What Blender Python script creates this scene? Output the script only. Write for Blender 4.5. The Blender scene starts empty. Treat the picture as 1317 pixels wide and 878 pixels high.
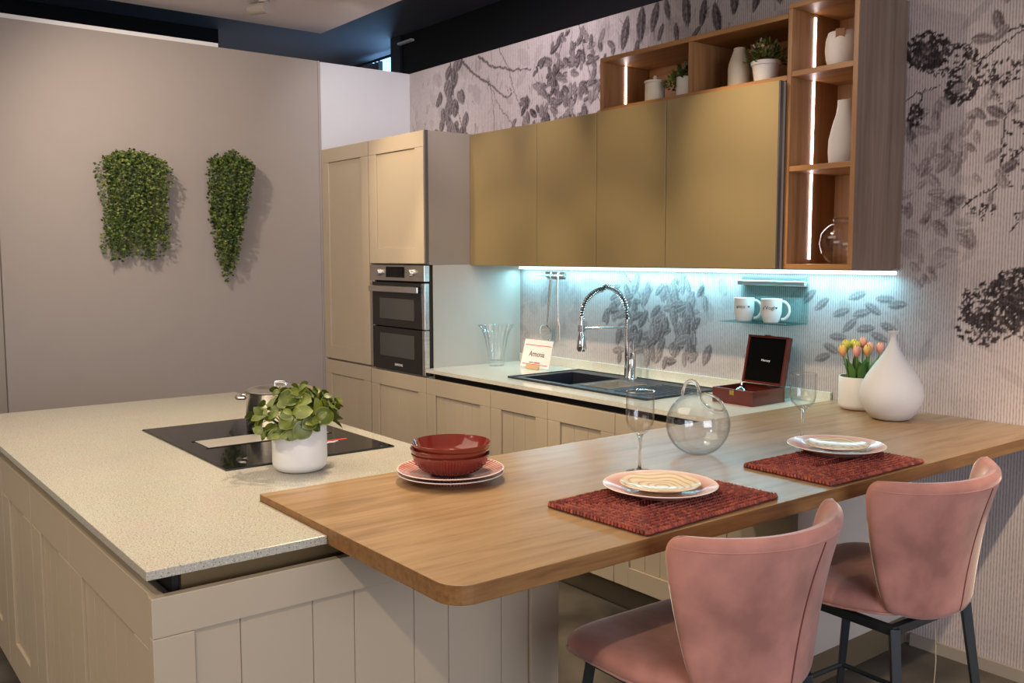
import bpy, bmesh, math, random
import numpy as np
from mathutils import Vector, Matrix

PI = math.pi
R = math.radians
scene = bpy.context.scene
col = scene.collection
random.seed(7)

# ------------------------------------------------------------------ camera
CAM = Vector((5.4518, -3.3715, 1.4994))
yaw, pitch, roll = R(52.0964), R(5.2286), R(-0.0763)
fw = Vector((-math.sin(yaw) * math.cos(pitch), math.cos(yaw) * math.cos(pitch), -math.sin(pitch)))
r0 = Vector((math.cos(yaw), math.sin(yaw), 0))
u0 = r0.cross(fw)
rr = r0 * math.cos(roll) + u0 * math.sin(roll)
uu = -r0 * math.sin(roll) + u0 * math.cos(roll)
cd = bpy.data.cameras.new('camera')
cam = bpy.data.objects.new('camera', cd)
col.objects.link(cam)
M = Matrix((rr, uu, -fw)).transposed().to_4x4()
M.translation = CAM
cam.matrix_world = M
cd.sensor_fit = 'HORIZONTAL'
cd.sensor_width = 36.0
cd.lens = 1201.78 / 1317 * 36.0
cd.clip_start = 0.05
scene.camera = cam

# ------------------------------------------------------------------ world and exposure
w = bpy.data.worlds.new('world')
scene.world = w
w.use_nodes = True
w.node_tree.nodes['Background'].inputs[0].default_value = (0.90, 0.86, 0.88, 1)
w.node_tree.nodes['Background'].inputs[1].default_value = 0.30
vs = scene.view_settings
vs.view_transform = 'Standard'
vs.look = 'None'
vs.gamma = 1.0
vs.use_curve_mapping = False
vs.exposure = 0.08
try:
    scene.cycles.use_denoising = True
    scene.cycles.max_bounces = 10
    scene.cycles.transmission_bounces = 10
    scene.cycles.transparent_max_bounces = 24
    scene.cycles.caustics_reflective = False
    scene.cycles.caustics_refractive = False
    scene.cycles.sample_clamp_indirect = 6.0
except Exception:
    pass


def light_area(name, loc, target, sx, sy, power, color):
    l = bpy.data.lights.new(name, 'AREA')
    l.shape = 'RECTANGLE'
    l.size, l.size_y = sx, sy
    l.energy = power
    l.color = color
    o = bpy.data.objects.new(name, l)
    col.objects.link(o)
    o.location = loc
    o.rotation_euler = (Vector(target) - Vector(loc)).to_track_quat('-Z', 'Y').to_euler()
    return o


def light_spot(name, loc, target, power, color, deg, blend=0.6, size=0.03):
    l = bpy.data.lights.new(name, 'SPOT')
    l.energy = power
    l.color = color
    l.spot_size = R(deg)
    l.spot_blend = blend
    l.shadow_soft_size = size
    o = bpy.data.objects.new(name, l)
    col.objects.link(o)
    o.location = loc
    o.rotation_euler = (Vector(target) - Vector(loc)).to_track_quat('-Z', 'Y').to_euler()
    return o


WARM = (1.0, 0.80, 0.55)
# daylight from the shop front, to the right of and behind the camera
light_area('shop_front_daylight', (9.0, -2.6, 1.9), (3.5, -1.5, 0.9), 3.0, 2.4, 155, (0.80, 0.85, 1.0))
light_area('rear_fill_light', (4.5, -8.0, 2.2), (2.5, -1.0, 1.0), 4.0, 1.6, 50, (1.0, 0.86, 0.76))  # added warm fill from behind the camera, lifts wall and ceiling; not a window
light_area('ceiling_fill_light', (2.2, -3.1, 2.88), (2.2, -3.1, 0.0), 2.6, 1.6, 34, (1.0, 0.84, 0.66))  # added broad fill under the ceiling panel, no fitting modelled for it
# ceiling lamps: narrow beams on the cabinet fronts, wider ones over the worktops
for k, (lx, ly, tx, ty, tz, pw, dg) in enumerate([
        (3.02, -1.15, 3.02, -0.36, 1.90, 95, 34), (2.42, -1.15, 2.40, -0.36, 1.92, 52, 30),
        (1.92, -1.15, 1.92, -0.36, 1.92, 52, 30), (1.42, -1.15, 1.40, -0.36, 1.82, 48, 30),
        (1.05, -1.60, 0.98, -0.66, 1.85, 75, 42)]):
    light_spot('cabinet_spot', (lx, ly, 2.84), (tx, ty, tz), pw, WARM, dg, 0.9)
for (lx, ly, tx, ty, pw, dg) in [(2.55, -1.45, 2.80, -2.15, 125, 80), (3.10, -1.75, 3.55, -2.05, 62, 74),
 (1.6, -2.9, 0.3, -1.2, 22, 100)]:
    light_spot('worktop_spot', (lx, ly, 2.84), (tx, ty, 0.9), pw, WARM, dg, 0.8)
for lx in (1.60, 2.28, 2.95):
    light_spot('counter_spot', (lx, -1.60, 2.84), (lx, -0.52, 0.9), 80, WARM, 48, 0.5)
light_spot('shelf_end_spot', (2.60, -1.65, 2.84), (4.15, -0.1, 1.15), 52, (1.0, 0.82, 0.66), 62, 0.7)
light_spot('right_wall_spot', (5.0, -1.5, 2.84), (4.55, 0.0, 0.35), 270, (1.0, 0.78, 0.52), 50, 0.9)
light_spot('wall_spot', (1.15, -2.55, 2.84), (0.0, -1.1, 1.6), 62, (1.0, 0.86, 0.72), 100, 0.9, 0.02)
light_spot('end_panel_spot', (5.2, -4.0, 2.84), (3.6, -2.6, 0.7), 110, (1.0, 0.84, 0.62), 70, 0.9)
light_spot('wallpaper_spot', (1.7, -0.95, 2.84), (1.3, 0.0, 2.40), 48, (1.0, 0.90, 0.98), 120, 0.9, 0.1)
light_spot('wallpaper_spot', (0.7, -0.85, 2.84), (0.2, -0.3, 2.3), 14, (0.95, 0.95, 1.0), 110, 0.9, 0.1)  # second spot, added to brighten the white wall end
light_spot('side_panel_fill', (2.6, -4.6, 2.84), (2.6, -2.83, 0.4), 90, (1.0, 0.86, 0.68), 90, 0.9, 0.05)  # added fill to brighten the island's side doors, stands for no lamp


# ------------------------------------------------------------------ materials
def new_mat(name):
    m = bpy.data.materials.new(name)
    m.use_nodes = True
    nt = m.node_tree
    b = nt.nodes['Principled BSDF']
    return m, nt, b


def inp(b, name, v):
    if name in b.inputs:
        b.inputs[name].default_value = v


def simple(name, c, rough=0.5, metal=0.0, spec=0.5, bump=None, var=0.0, vscale=8, sheen=0.0, coat=0.0):
    m, nt, b = new_mat(name)
    inp(b, 'Base Color', (*c, 1))
    inp(b, 'Roughness', rough)
    inp(b, 'Metallic', metal)
    inp(b, 'Specular IOR Level', spec)
    inp(b, 'Coat Weight', coat)
    if sheen:
        inp(b, 'Sheen Weight', sheen)
        inp(b, 'Sheen Roughness', 0.35)
    tc = nt.nodes.new('ShaderNodeTexCoord')
    n = nt.nodes.new('ShaderNodeTexNoise')
    n.inputs['Scale'].default_value = vscale
    n.inputs['Detail'].default_value = 4
    nt.links.new(tc.outputs['Object'], n.inputs['Vector'])
    mx = nt.nodes.new('ShaderNodeMix')
    mx.data_type = 'RGBA'
    k = 1 - var
    mx.inputs['A'].default_value = (c[0] * k, c[1] * k, c[2] * k, 1)
    mx.inputs['B'].default_value = (min(1, c[0] * (1 + var)), min(1, c[1] * (1 + var)), min(1, c[2] * (1 + var)), 1)
    if var > 0.3:
        mr_ = nt.nodes.new('ShaderNodeMapRange')
        mr_.inputs[1].default_value = 0.36
        mr_.inputs[2].default_value = 0.64
        nt.links.new(n.outputs['Fac'], mr_.inputs[0])
        nt.links.new(mr_.outputs[0], mx.inputs['Factor'])
    else:
        nt.links.new(n.outputs['Fac'], mx.inputs['Factor'])
    nt.links.new(mx.outputs['Result'], b.inputs['Base Color'])
    if bump:
        bn = nt.nodes.new('ShaderNodeTexNoise')
        bn.inputs['Scale'].default_value = bump[0]
        bn.inputs['Detail'].default_value = 3
        nt.links.new(tc.outputs['Object'], bn.inputs['Vector'])
        bp = nt.nodes.new('ShaderNodeBump')
        bp.inputs['Strength'].default_value = bump[1]
        bp.inputs['Distance'].default_value = 0.002
        nt.links.new(bn.outputs['Fac'], bp.inputs['Height'])
        nt.links.new(bp.outputs['Normal'], b.inputs['Normal'])
    return m


def ramp_mat(name, stops, scale3, rough=0.45, nscale=1.0, detail=8, bump=0.05, spec=0.4, dist=0.6, second=None):
    """stretched noise through a colour ramp (wood, brushed metal)"""
    m, nt, b = new_mat(name)
    tc = nt.nodes.new('ShaderNodeTexCoord')
    mp = nt.nodes.new('ShaderNodeMapping')
    mp.inputs['Scale'].default_value = scale3
    n = nt.nodes.new('ShaderNodeTexNoise')
    n.inputs['Scale'].default_value = nscale
    n.inputs['Detail'].default_value = detail
    n.inputs['Roughness'].default_value = 0.65
    n.inputs['Distortion'].default_value = dist
    rp = nt.nodes.new('ShaderNodeValToRGB')
    el = rp.color_ramp.elements
    while len(el) < len(stops):
        el.new(0.5)
    for e, (p, c) in zip(el, stops):
        e.position = p
        e.color = (*c, 1)
    nt.links.new(tc.outputs['Object'], mp.inputs['Vector'])
    nt.links.new(mp.outputs['Vector'], n.inputs['Vector'])
    nt.links.new(n.outputs['Fac'], rp.inputs['Fac'])
    nt.links.new(rp.outputs['Color'], b.inputs['Base Color'])
    bp = nt.nodes.new('ShaderNodeBump')
    bp.inputs['Strength'].default_value = bump
    bp.inputs['Distance'].default_value = 0.001
    nt.links.new(n.outputs['Fac'], bp.inputs['Height'])
    nt.links.new(bp.outputs['Normal'], b.inputs['Normal'])
    inp(b, 'Roughness', rough)
    inp(b, 'Specular IOR Level', spec)
    return m


def wood(name, axis, dark, mid, light, rough=0.42, fine=30, coarse=1.6):
    s = [fine, fine, fine]
    s['xyz'.index(axis)] = coarse
    return ramp_mat(name, [(0.28, dark), (0.5, mid), (0.72, light)], s, rough=rough)


def emit(name, c, s):
    m, nt, b = new_mat(name)
    inp(b, 'Base Color', (*c, 1))
    inp(b, 'Emission Color', (*c, 1))
    inp(b, 'Emission Strength', s)
    return m


def thin_glass(name, c=(0.985, 0.99, 0.99), edge=(0.62, 0.66, 0.68), refl=1.0):
    """thin-walled glass: clear where faced, darker and mirror-like towards the rim"""
    m, nt, b = new_mat(name)
    nt.nodes.remove(b)
    out = nt.nodes['Material Output']
    lw = nt.nodes.new('ShaderNodeLayerWeight')
    lw.inputs['Blend'].default_value = 0.5
    pw = nt.nodes.new('ShaderNodeMath')
    pw.operation = 'POWER'
    pw.inputs[1].default_value = 4.0
    nt.links.new(lw.outputs['Facing'], pw.inputs[0])
    cm = nt.nodes.new('ShaderNodeMix')
    cm.data_type = 'RGBA'
    cm.inputs['A'].default_value = (*c, 1)
    cm.inputs['B'].default_value = (*edge, 1)
    nt.links.new(pw.outputs[0], cm.inputs['Factor'])
    tr = nt.nodes.new('ShaderNodeBsdfTransparent')
    nt.links.new(cm.outputs['Result'], tr.inputs[0])
    gl = nt.nodes.new('ShaderNodeBsdfGlossy')
    gl.inputs['Roughness'].default_value = 0.02
    mu = nt.nodes.new('ShaderNodeMath')
    mu.operation = 'MULTIPLY_ADD'
    mu.inputs[1].default_value = 0.45 * refl
    mu.inputs[2].default_value = 0.05
    nt.links.new(pw.outputs[0], mu.inputs[0])
    mx = nt.nodes.new('ShaderNodeMixShader')
    nt.links.new(mu.outputs[0], mx.inputs[0])
    nt.links.new(tr.outputs[0], mx.inputs[1])
    nt.links.new(gl.outputs[0], mx.inputs[2])
    nt.links.new(mx.outputs[0], out.inputs[0])
    return m


def glass(name, c=(1, 1, 1), rough=0.0, ior=1.45):
    m, nt, b = new_mat(name)
    inp(b, 'Base Color', (*c, 1))
    inp(b, 'Roughness', rough)
    inp(b, 'IOR', ior)
    inp(b, 'Transmission Weight', 1.0)
    # daylight and lamps pass clear glass: let shadow rays through as plain transparency
    return m


def speckle(name, base, dark, light, scale=300, rough=0.25):
    m, nt, b = new_mat(name)
    tc = nt.nodes.new('ShaderNodeTexCoord')
    v = nt.nodes.new('ShaderNodeTexNoise')
    v.inputs['Scale'].default_value = scale
    v.inputs['Detail'].default_value = 2
    rp = nt.nodes.new('ShaderNodeValToRGB')
    el = rp.color_ramp.elements
    el.new(0.5); el.new(0.5)
    for e, (p, c) in zip(el, [(0.335, dark), (0.385, base), (0.60, base), (0.66, light)]):
        e.position = p
        e.color = (*c, 1)
    n2 = nt.nodes.new('ShaderNodeTexNoise')
    n2.inputs['Scale'].default_value = 6
    mx = nt.nodes.new('ShaderNodeMix')
    mx.data_type = 'RGBA'
    mx.blend_type = 'MULTIPLY'
    mx.inputs['Factor'].default_value = 0.12
    nt.links.new(tc.outputs['Object'], v.inputs['Vector'])
    nt.links.new(tc.outputs['Object'], n2.inputs['Vector'])
    nt.links.new(v.outputs['Fac'], rp.inputs['Fac'])
    nt.links.new(rp.outputs['Color'], mx.inputs['A'])
    nt.links.new(n2.outputs['Color'], mx.inputs['B'])
    nt.links.new(mx.outputs['Result'], b.inputs['Base Color'])
    inp(b, 'Roughness', rough)
    return m


MT = {}
MT['wall'] = simple('painted_wall', (0.37, 0.318, 0.288), 0.85, bump=(260, 0.12), var=0.03)
MT['white_wall'] = simple('white_wall_paint', (0.66, 0.64, 0.66), 0.8, var=0.02)
MT['ledge'] = simple('white_ledge', (0.8, 0.78, 0.76), 0.5)
MT['panel_ceiling'] = simple('ceiling_paint', (0.80, 0.72, 0.70), 0.9, var=0.02)
MT['dark_ceiling'] = simple('dark_ceiling_paint', (0.085, 0.08, 0.095), 0.7, var=0.15, vscale=2)
MT['black'] = simple('black_void_paint', (0.004, 0.004, 0.005), 0.9)
MT['lacquer'] = simple('taupe_lacquer', (0.46, 0.375, 0.27), 0.42, var=0.015, spec=0.4)
MT['carcass'] = simple('taupe_carcass', (0.33, 0.285, 0.235), 0.5)
MT['blue_side'] = simple('light_side_panel', (0.46, 0.42, 0.37), 0.45)
MT['bronze'] = simple('bronze_profile', (0.20, 0.135, 0.06), 0.38, metal=0.6)
MT['dark_gap'] = simple('dark_recess', (0.012, 0.01, 0.008), 0.8)
MT['plinth'] = simple('brown_plinth', (0.15, 0.115, 0.07), 0.45, metal=0.2)
MT['gold'] = simple('bronze_gold_lacquer', (0.30, 0.222, 0.105), 0.42, metal=0.55, var=0.02)
MT['tower_side'] = simple('taupe_tower_side', (0.28, 0.235, 0.19), 0.5)
MT['gold_edge'] = simple('grey_door_edge', (0.12, 0.105, 0.10), 0.35, metal=0.4)
MT['stone'] = speckle('speckled_quartz', (0.47, 0.445, 0.37), (0.17, 0.14, 0.10), (0.64, 0.62, 0.56), rough=0.25)
MT['backstone'] = speckle('pale_quartz', (0.66, 0.62, 0.52), (0.45, 0.40, 0.30), (0.82, 0.80, 0.74), rough=0.12)
OD, OM, OL = (0.235, 0.118, 0.042), (0.40, 0.225, 0.092), (0.50, 0.30, 0.14)
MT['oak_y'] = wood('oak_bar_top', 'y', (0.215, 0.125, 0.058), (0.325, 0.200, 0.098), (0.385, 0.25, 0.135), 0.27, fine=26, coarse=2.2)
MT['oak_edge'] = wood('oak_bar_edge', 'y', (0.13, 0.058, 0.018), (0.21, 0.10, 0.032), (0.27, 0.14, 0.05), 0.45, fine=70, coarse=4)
MT['oak_x'] = wood('oak_board_along', 'x', (0.20, 0.085, 0.026), (0.31, 0.145, 0.047), (0.38, 0.19, 0.068), 0.45, fine=34, coarse=2)
MT['oak_z'] = wood('oak_board_upright', 'z', (0.19, 0.082, 0.028), (0.30, 0.145, 0.055), (0.38, 0.19, 0.08), 0.45, fine=34, coarse=2)
MT['oak_side'] = wood('grey_oak_side', 'z', (0.13, 0.083, 0.058), (0.20, 0.135, 0.098), (0.26, 0.18, 0.135), 0.5, fine=26, coarse=1.3)
MT['chrome'] = simple('polished_chrome', (0.72, 0.72, 0.72), 0.08, metal=1.0)
MT['steel'] = ramp_mat('brushed_steel', [(0.3, (0.60, 0.57, 0.52)), (0.5, (0.70, 0.67, 0.62)), (0.7, (0.78, 0.75, 0.72))], (2, 2, 90), rough=0.28)
MT['steel'].node_tree.nodes['Principled BSDF'].inputs['Metallic'].default_value = 1.0
MT['black_glass'] = simple('black_ceramic_glass', (0.006, 0.006, 0.007), 0.03, spec=0.22)
MT['vent_steel'] = simple('satin_vent_steel', (0.62, 0.58, 0.53), 0.35, metal=0.6)
MT['oven_glass'] = simple('oven_door_glass', (0.010, 0.009, 0.009), 0.10)
MT['oven_window'] = simple('oven_window_glass', (0.055, 0.055, 0.052), 0.12)
MT['sink_black'] = simple('black_composite', (0.012, 0.014, 0.02), 0.38, bump=(500, 0.2))
MT['ceramic'] = simple('white_ceramic', (0.70, 0.685, 0.66), 0.45, var=0.01)
MT['matt_white'] = simple('matt_white_glaze', (0.60, 0.585, 0.57), 0.7, var=0.01)
MT['cream'] = simple('cream_ceramic', (0.62, 0.54, 0.42), 0.6, var=0.02)
MT['textured_white'] = simple('grainy_white_pottery', (0.80, 0.76, 0.72), 0.8, bump=(300, 0.9), var=0.04, vscale=120)
MT['red_glaze'] = simple('brick_red_glaze', (0.165, 0.022, 0.014), 0.12, coat=0.3, var=0.08, vscale=20)
MT['rim_glaze'] = simple('cream_glaze', (0.72, 0.60, 0.50), 0.2)
MT['glass'] = glass('clear_glass')
MT['thin_glass'] = thin_glass('clear_thin_glass')
MT['shelf_glass'] = thin_glass('tinted_shelf_glass', (0.84, 0.96, 0.96), (0.35, 0.6, 0.6), 0.8)
MT['mahogany'] = simple('mahogany_lacquer', (0.085, 0.012, 0.008), 0.22, coat=0.3, var=0.2, vscale=14)
MT['felt'] = simple('black_felt', (0.002, 0.002, 0.002), 0.95, spec=0.05)
MT['brass'] = simple('polished_brass', (0.75, 0.5, 0.12), 0.2, metal=1.0)
MT['velvet'] = simple('pink_velvet', (0.40, 0.178, 0.138), 0.75, var=0.31, vscale=6, sheen=0.7, bump=(40, 0.25), spec=0.15)
MT['piping'] = simple('plum_piping', (0.13, 0.03, 0.025), 0.7)
MT['stool_metal'] = simple('black_powder_coat', (0.018, 0.022, 0.024), 0.45)
MT['soil'] = simple('dark_soil', (0.03, 0.02, 0.012), 0.95, bump=(80, 1.0))
MT['stem'] = simple('green_stem', (0.13, 0.22, 0.05), 0.6)
MT['leaf_a'] = simple('deep_green_leaf', (0.060, 0.095, 0.010), 0.55, var=0.55, vscale=40)
MT['leaf_b'] = simple('bright_green_leaf', (0.125, 0.155, 0.020), 0.55, var=0.5, vscale=40)
MT['leaf_c'] = simple('dark_green_leaf', (0.030, 0.058, 0.010), 0.5, var=0.55, vscale=50)
MT['tulip_leaf'] = simple('tulip_leaf_green', (0.07, 0.17, 0.03), 0.45, var=0.3, vscale=20)
MT['paper'] = simple('white_card', (0.80, 0.70, 0.68), 0.6)
MT['ink'] = simple('grey_ink', (0.06, 0.055, 0.055), 0.8)
MT['red_ink'] = simple('red_print', (0.55, 0.04, 0.03), 0.8)
MT['white_ink'] = simple('white_print', (0.75, 0.75, 0.75), 0.8)
MT['pale_wood'] = simple('pale_wood_block', (0.55, 0.35, 0.18), 0.6)
MT['leather'] = simple('tan_leather', (0.32, 0.15, 0.06), 0.6)
MT['string'] = simple('jute_string', (0.45, 0.35, 0.22), 0.9)
MT['blossom'] = simple('pink_blossom', (0.55, 0.32, 0.25), 0.7)
MT['led_white'] = emit('white_led_diffuser', (1.0, 0.84, 0.84), 17.0)
MT['led_cyan'] = emit('cyan_led_diffuser', (0.62, 0.93, 1.0), 2.6)
MT['sky_window'] = emit('daylit_window', (0.30, 0.62, 1.0), 2.6)
MT['grey_cloth'] = simple('grey_curtain', (0.14, 0.15, 0.17), 0.8)
MT['lamp_white'] = simple('lamp_housing', (0.35, 0.31, 0.27), 0.5)
MT['lamp_on'] = emit('lit_lamp_lens', (1.0, 0.92, 0.82), 8.0)


def floor_mat():
    m, nt, b = new_mat('dark_concrete_floor')
    tc = nt.nodes.new('ShaderNodeTexCoord')
    n = nt.nodes.new('ShaderNodeTexNoise')
    n.inputs['Scale'].default_value = 3.2
    n.inputs['Detail'].default_value = 7
    rp = nt.nodes.new('ShaderNodeValToRGB')
    el = rp.color_ramp.elements
    el[0].position, el[0].color = 0.35, (0.035, 0.030, 0.025, 1)
    el[1].position, el[1].color = 0.72, (0.135, 0.115, 0.09, 1)
    nt.links.new(tc.outputs['Object'], n.inputs['Vector'])
    nt.links.new(n.outputs['Fac'], rp.inputs['Fac'])
    nt.links.new(rp.outputs['Color'], b.inputs['Base Color'])
    inp(b, 'Roughness', 0.5)
    return m


MT['floor'] = floor_mat()


def mural_mat():
    """ribbed wallpaper: fine vertical ribs; the print is carried by a colour attribute"""
    m, nt, b = new_mat('ribbed_mural_wallpaper')
    at = nt.nodes.new('ShaderNodeAttribute')
    at.attribute_name = 'print'
    tc = nt.nodes.new('ShaderNodeTexCoord')
    sx = nt.nodes.new('ShaderNodeSeparateXYZ')
    nt.links.new(tc.outputs['Object'], sx.inputs[0])

    def math_(op, a, bb=None):
        nd = nt.nodes.new('ShaderNodeMath')
        nd.operation = op
        for i, v in enumerate((a, bb)):
            if v is None:
                continue
            if isinstance(v, (int, float)):
                nd.inputs[i].default_value = v
            else:
                nt.links.new(v, nd.inputs[i])
        return nd.outputs[0]
    ph = math_('MULTIPLY', sx.outputs[0], 2 * PI / 0.0105)
    s = math_('SINE', ph)
    rib = math_('MULTIPLY_ADD', s, 0.5)
    nt.nodes[-1].inputs[2].default_value = 0.5
    mp = nt.nodes.new('ShaderNodeMapping')
    mp.inputs['Scale'].default_value = (260, 260, 60)
    nt.links.new(tc.outputs['Object'], mp.inputs['Vector'])
    n = nt.nodes.new('ShaderNodeTexNoise')
    n.inputs['Scale'].default_value = 1.0
    n.inputs['Detail'].default_value = 3
    nt.links.new(mp.outputs['Vector'], n.inputs['Vector'])
    # broken dark line in each rib valley
    rr_ = math_('MULTIPLY', rib, 0.55)
    nn = math_('MULTIPLY', n.outputs['Fac'], 0.9)
    t = math_('ADD', rr_, nn)
    mr = nt.nodes.new('ShaderNodeMapRange')
    mr.inputs[1].default_value = 0.35
    mr.inputs[2].default_value = 0.85
    nt.links.new(t, mr.inputs[0])
    big = nt.nodes.new('ShaderNodeTexNoise')
    big.inputs['Scale'].default_value = 2.5
    big.inputs['Detail'].default_value = 6
    nt.links.new(tc.outputs['Object'], big.inputs['Vector'])
    g = nt.nodes.new('ShaderNodeMix')
    g.data_type = 'RGBA'
    g.inputs['A'].default_value = (0.37, 0.305, 0.285, 1)
    g.inputs['B'].default_value = (0.64, 0.56, 0.545, 1)
    nt.links.new(mr.outputs[0], g.inputs['Factor'])
    g2 = nt.nodes.new('ShaderNodeMix')
    g2.data_type = 'RGBA'
    g2.blend_type = 'MULTIPLY'
    g2.inputs['Factor'].default_value = 0.35
    nt.links.new(g.outputs['Result'], g2.inputs['A'])
    nt.links.new(big.outputs['Fac'], g2.inputs['B'])
    pr = nt.nodes.new('ShaderNodeMix')
    pr.data_type = 'RGBA'
    pr.blend_type = 'MULTIPLY'
    pr.inputs['Factor'].default_value = 1.0
    nt.links.new(g2.outputs['Result'], pr.inputs['A'])
    wn = nt.nodes.new('ShaderNodeTexNoise')
    wn.inputs['Scale'].default_value = 38
    wn.inputs['Detail'].default_value = 5
    wn.inputs['Roughness'].default_value = 0.7
    nt.links.new(tc.outputs['Object'], wn.inputs['Vector'])
    wr = nt.nodes.new('ShaderNodeMapRange')
    wr.inputs[1].default_value = 0.50
    wr.inputs[2].default_value = 0.66
    wr.inputs[3].default_value = 0.0
    wr.inputs[4].default_value = 0.30
    nt.links.new(wn.outputs['Fac'], wr.inputs[0])
    wm = nt.nodes.new('ShaderNodeMix')
    wm.data_type = 'RGBA'
    nt.links.new(wr.outputs[0], wm.inputs['Factor'])
    nt.links.new(at.outputs['Color'], wm.inputs['A'])
    wm.inputs['B'].default_value = (0.8, 0.8, 0.8, 1)
    nt.links.new(wm.outputs['Result'], pr.inputs['B'])
    nt.links.new(pr.outputs['Result'], b.inputs['Base Color'])
    bp = nt.nodes.new('ShaderNodeBump')
    bp.inputs['Strength'].default_value = 0.12
    bp.inputs['Distance'].default_value = 0.002
    nt.links.new(rib, bp.inputs['Height'])
    nt.links.new(bp.outputs['Normal'], b.inputs['Normal'])
    inp(b, 'Roughness', 0.8)
    inp(b, 'Specular IOR Level', 0.2)
    return m


def plate_mat(name, kind):
    """painted plates; coordinates are the plate's own"""
    m, nt, b = new_mat(name)
    tc = nt.nodes.new('ShaderNodeTexCoord')
    sx = nt.nodes.new('ShaderNodeSeparateXYZ')
    nt.links.new(tc.outputs['Object'], sx.inputs[0])

    def mth(op, *a):
        nd = nt.nodes.new('ShaderNodeMath')
        nd.operation = op
        for i, v in enumerate(a):
            if isinstance(v, (int, float)):
                nd.inputs[i].default_value = v
            else:
                nt.links.new(v, nd.inputs[i])
        return nd.outputs[0]
    x2 = mth('MULTIPLY', sx.outputs[0], sx.outputs[0])
    y2 = mth('MULTIPLY', sx.outputs[1], sx.outputs[1])
    rad = mth('SQRT', mth('ADD', x2, y2))
    ang = mth('ARCTAN2', sx.outputs[1], sx.outputs[0])
    no = nt.nodes.new('ShaderNodeTexNoise')
    no.inputs['Scale'].default_value = 26
    no.inputs['Detail'].default_value = 5
    nt.links.new(tc.outputs['Object'], no.inputs['Vector'])
    rp = nt.nodes.new('ShaderNodeValToRGB')
    el = rp.color_ramp.elements
    if kind == 'band':       # pale rim, pink watercolour band
        f = mth('MULTIPLY_ADD', no.outputs['Fac'], 0.10, mth('MULTIPLY', rad, 6.6))
        el.new(0.5); el.new(0.5); el.new(0.5)
        st = [(0.55, (0.70, 0.52, 0.42)), (0.70, (0.60, 0.27, 0.22)), (0.84, (0.66, 0.40, 0.36)), (0.91, (0.74, 0.52, 0.47)), (0.96, (0.80, 0.68, 0.60))]
    elif kind == 'spokes':   # red and white spokes
        s = mth('SINE', mth('MULTIPLY', ang, 60))
        rim_ = mth('MULTIPLY', mth('GREATER_THAN', rad, 0.1375), 0.6)
        f = mth('ADD', rim_, mth('MULTIPLY_ADD', s, 0.26, mth('MULTIPLY_ADD', no.outputs['Fac'], 0.5, 0.27)))
        el.new(0.5)
        st = [(0.35, (0.34, 0.05, 0.045)), (0.55, (0.50, 0.15, 0.12)), (0.75, (0.75, 0.60, 0.55))]
    else:                    # cream with brown wavy feathering
        no.inputs['Scale'].default_value = 9
        no.inputs['Detail'].default_value = 1
        s = mth('SINE', mth('MULTIPLY_ADD', no.outputs['Fac'], 26, mth('MULTIPLY', rad, 330)))
        f = mth('MULTIPLY_ADD', s, 0.5, 0.5)
        el.new(0.5)
        st = [(0.0, (0.48, 0.33, 0.20)), (0.12, (0.68, 0.54, 0.37)), (1.0, (0.78, 0.66, 0.48))]
    for e, (p_, c) in zip(el, st):
        e.position = p_
        e.color = (*c, 1)
    nt.links.new(f, rp.inputs['Fac'])
    nt.links.new(rp.outputs['Color'], b.inputs['Base Color'])
    inp(b, 'Roughness', 0.15)
    return m


MT['plate_band'] = plate_mat('pink_band_plate_glaze', 'band')
MT['plate_spokes'] = plate_mat('red_spoke_plate_glaze', 'spokes')
MT['plate_waves'] = plate_mat('cream_wave_plate_glaze', 'waves')


def straw_mat():
    m, nt, b = new_mat('red_braided_straw')
    at = nt.nodes.new('ShaderNodeAttribute')
    at.attribute_name = 'tint'
    nt.links.new(at.outputs['Color'], b.inputs['Base Color'])
    inp(b, 'Roughness', 0.55)
    return m


MT['straw'] = straw_mat()


def tulip_mat(name, top, low):
    m, nt, b = new_mat(name)
    tc = nt.nodes.new('ShaderNodeTexCoord')
    sx = nt.nodes.new('ShaderNodeSeparateXYZ')
    nt.links.new(tc.outputs['Generated'], sx.inputs[0])
    mx = nt.nodes.new('ShaderNodeMix')
    mx.data_type = 'RGBA'
    mx.inputs['A'].default_value = (*low, 1)
    mx.inputs['B'].default_value = (*top, 1)
    nt.links.new(sx.outputs[2], mx.inputs['Factor'])
    nt.links.new(mx.outputs['Result'], b.inputs['Base Color'])
    inp(b, 'Roughness', 0.5)
    return m


MT['tulip_yellow'] = tulip_mat('yellow_tulip_petal', (0.72, 0.55, 0.10), (0.45, 0.48, 0.06))
MT['tulip_pink'] = tulip_mat('pink_tulip_petal', (0.80, 0.42, 0.30), (0.72, 0.25, 0.17))
MT['tulip_mix'] = tulip_mat('orange_tulip_petal', (0.75, 0.55, 0.12), (0.75, 0.28, 0.12))


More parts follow.
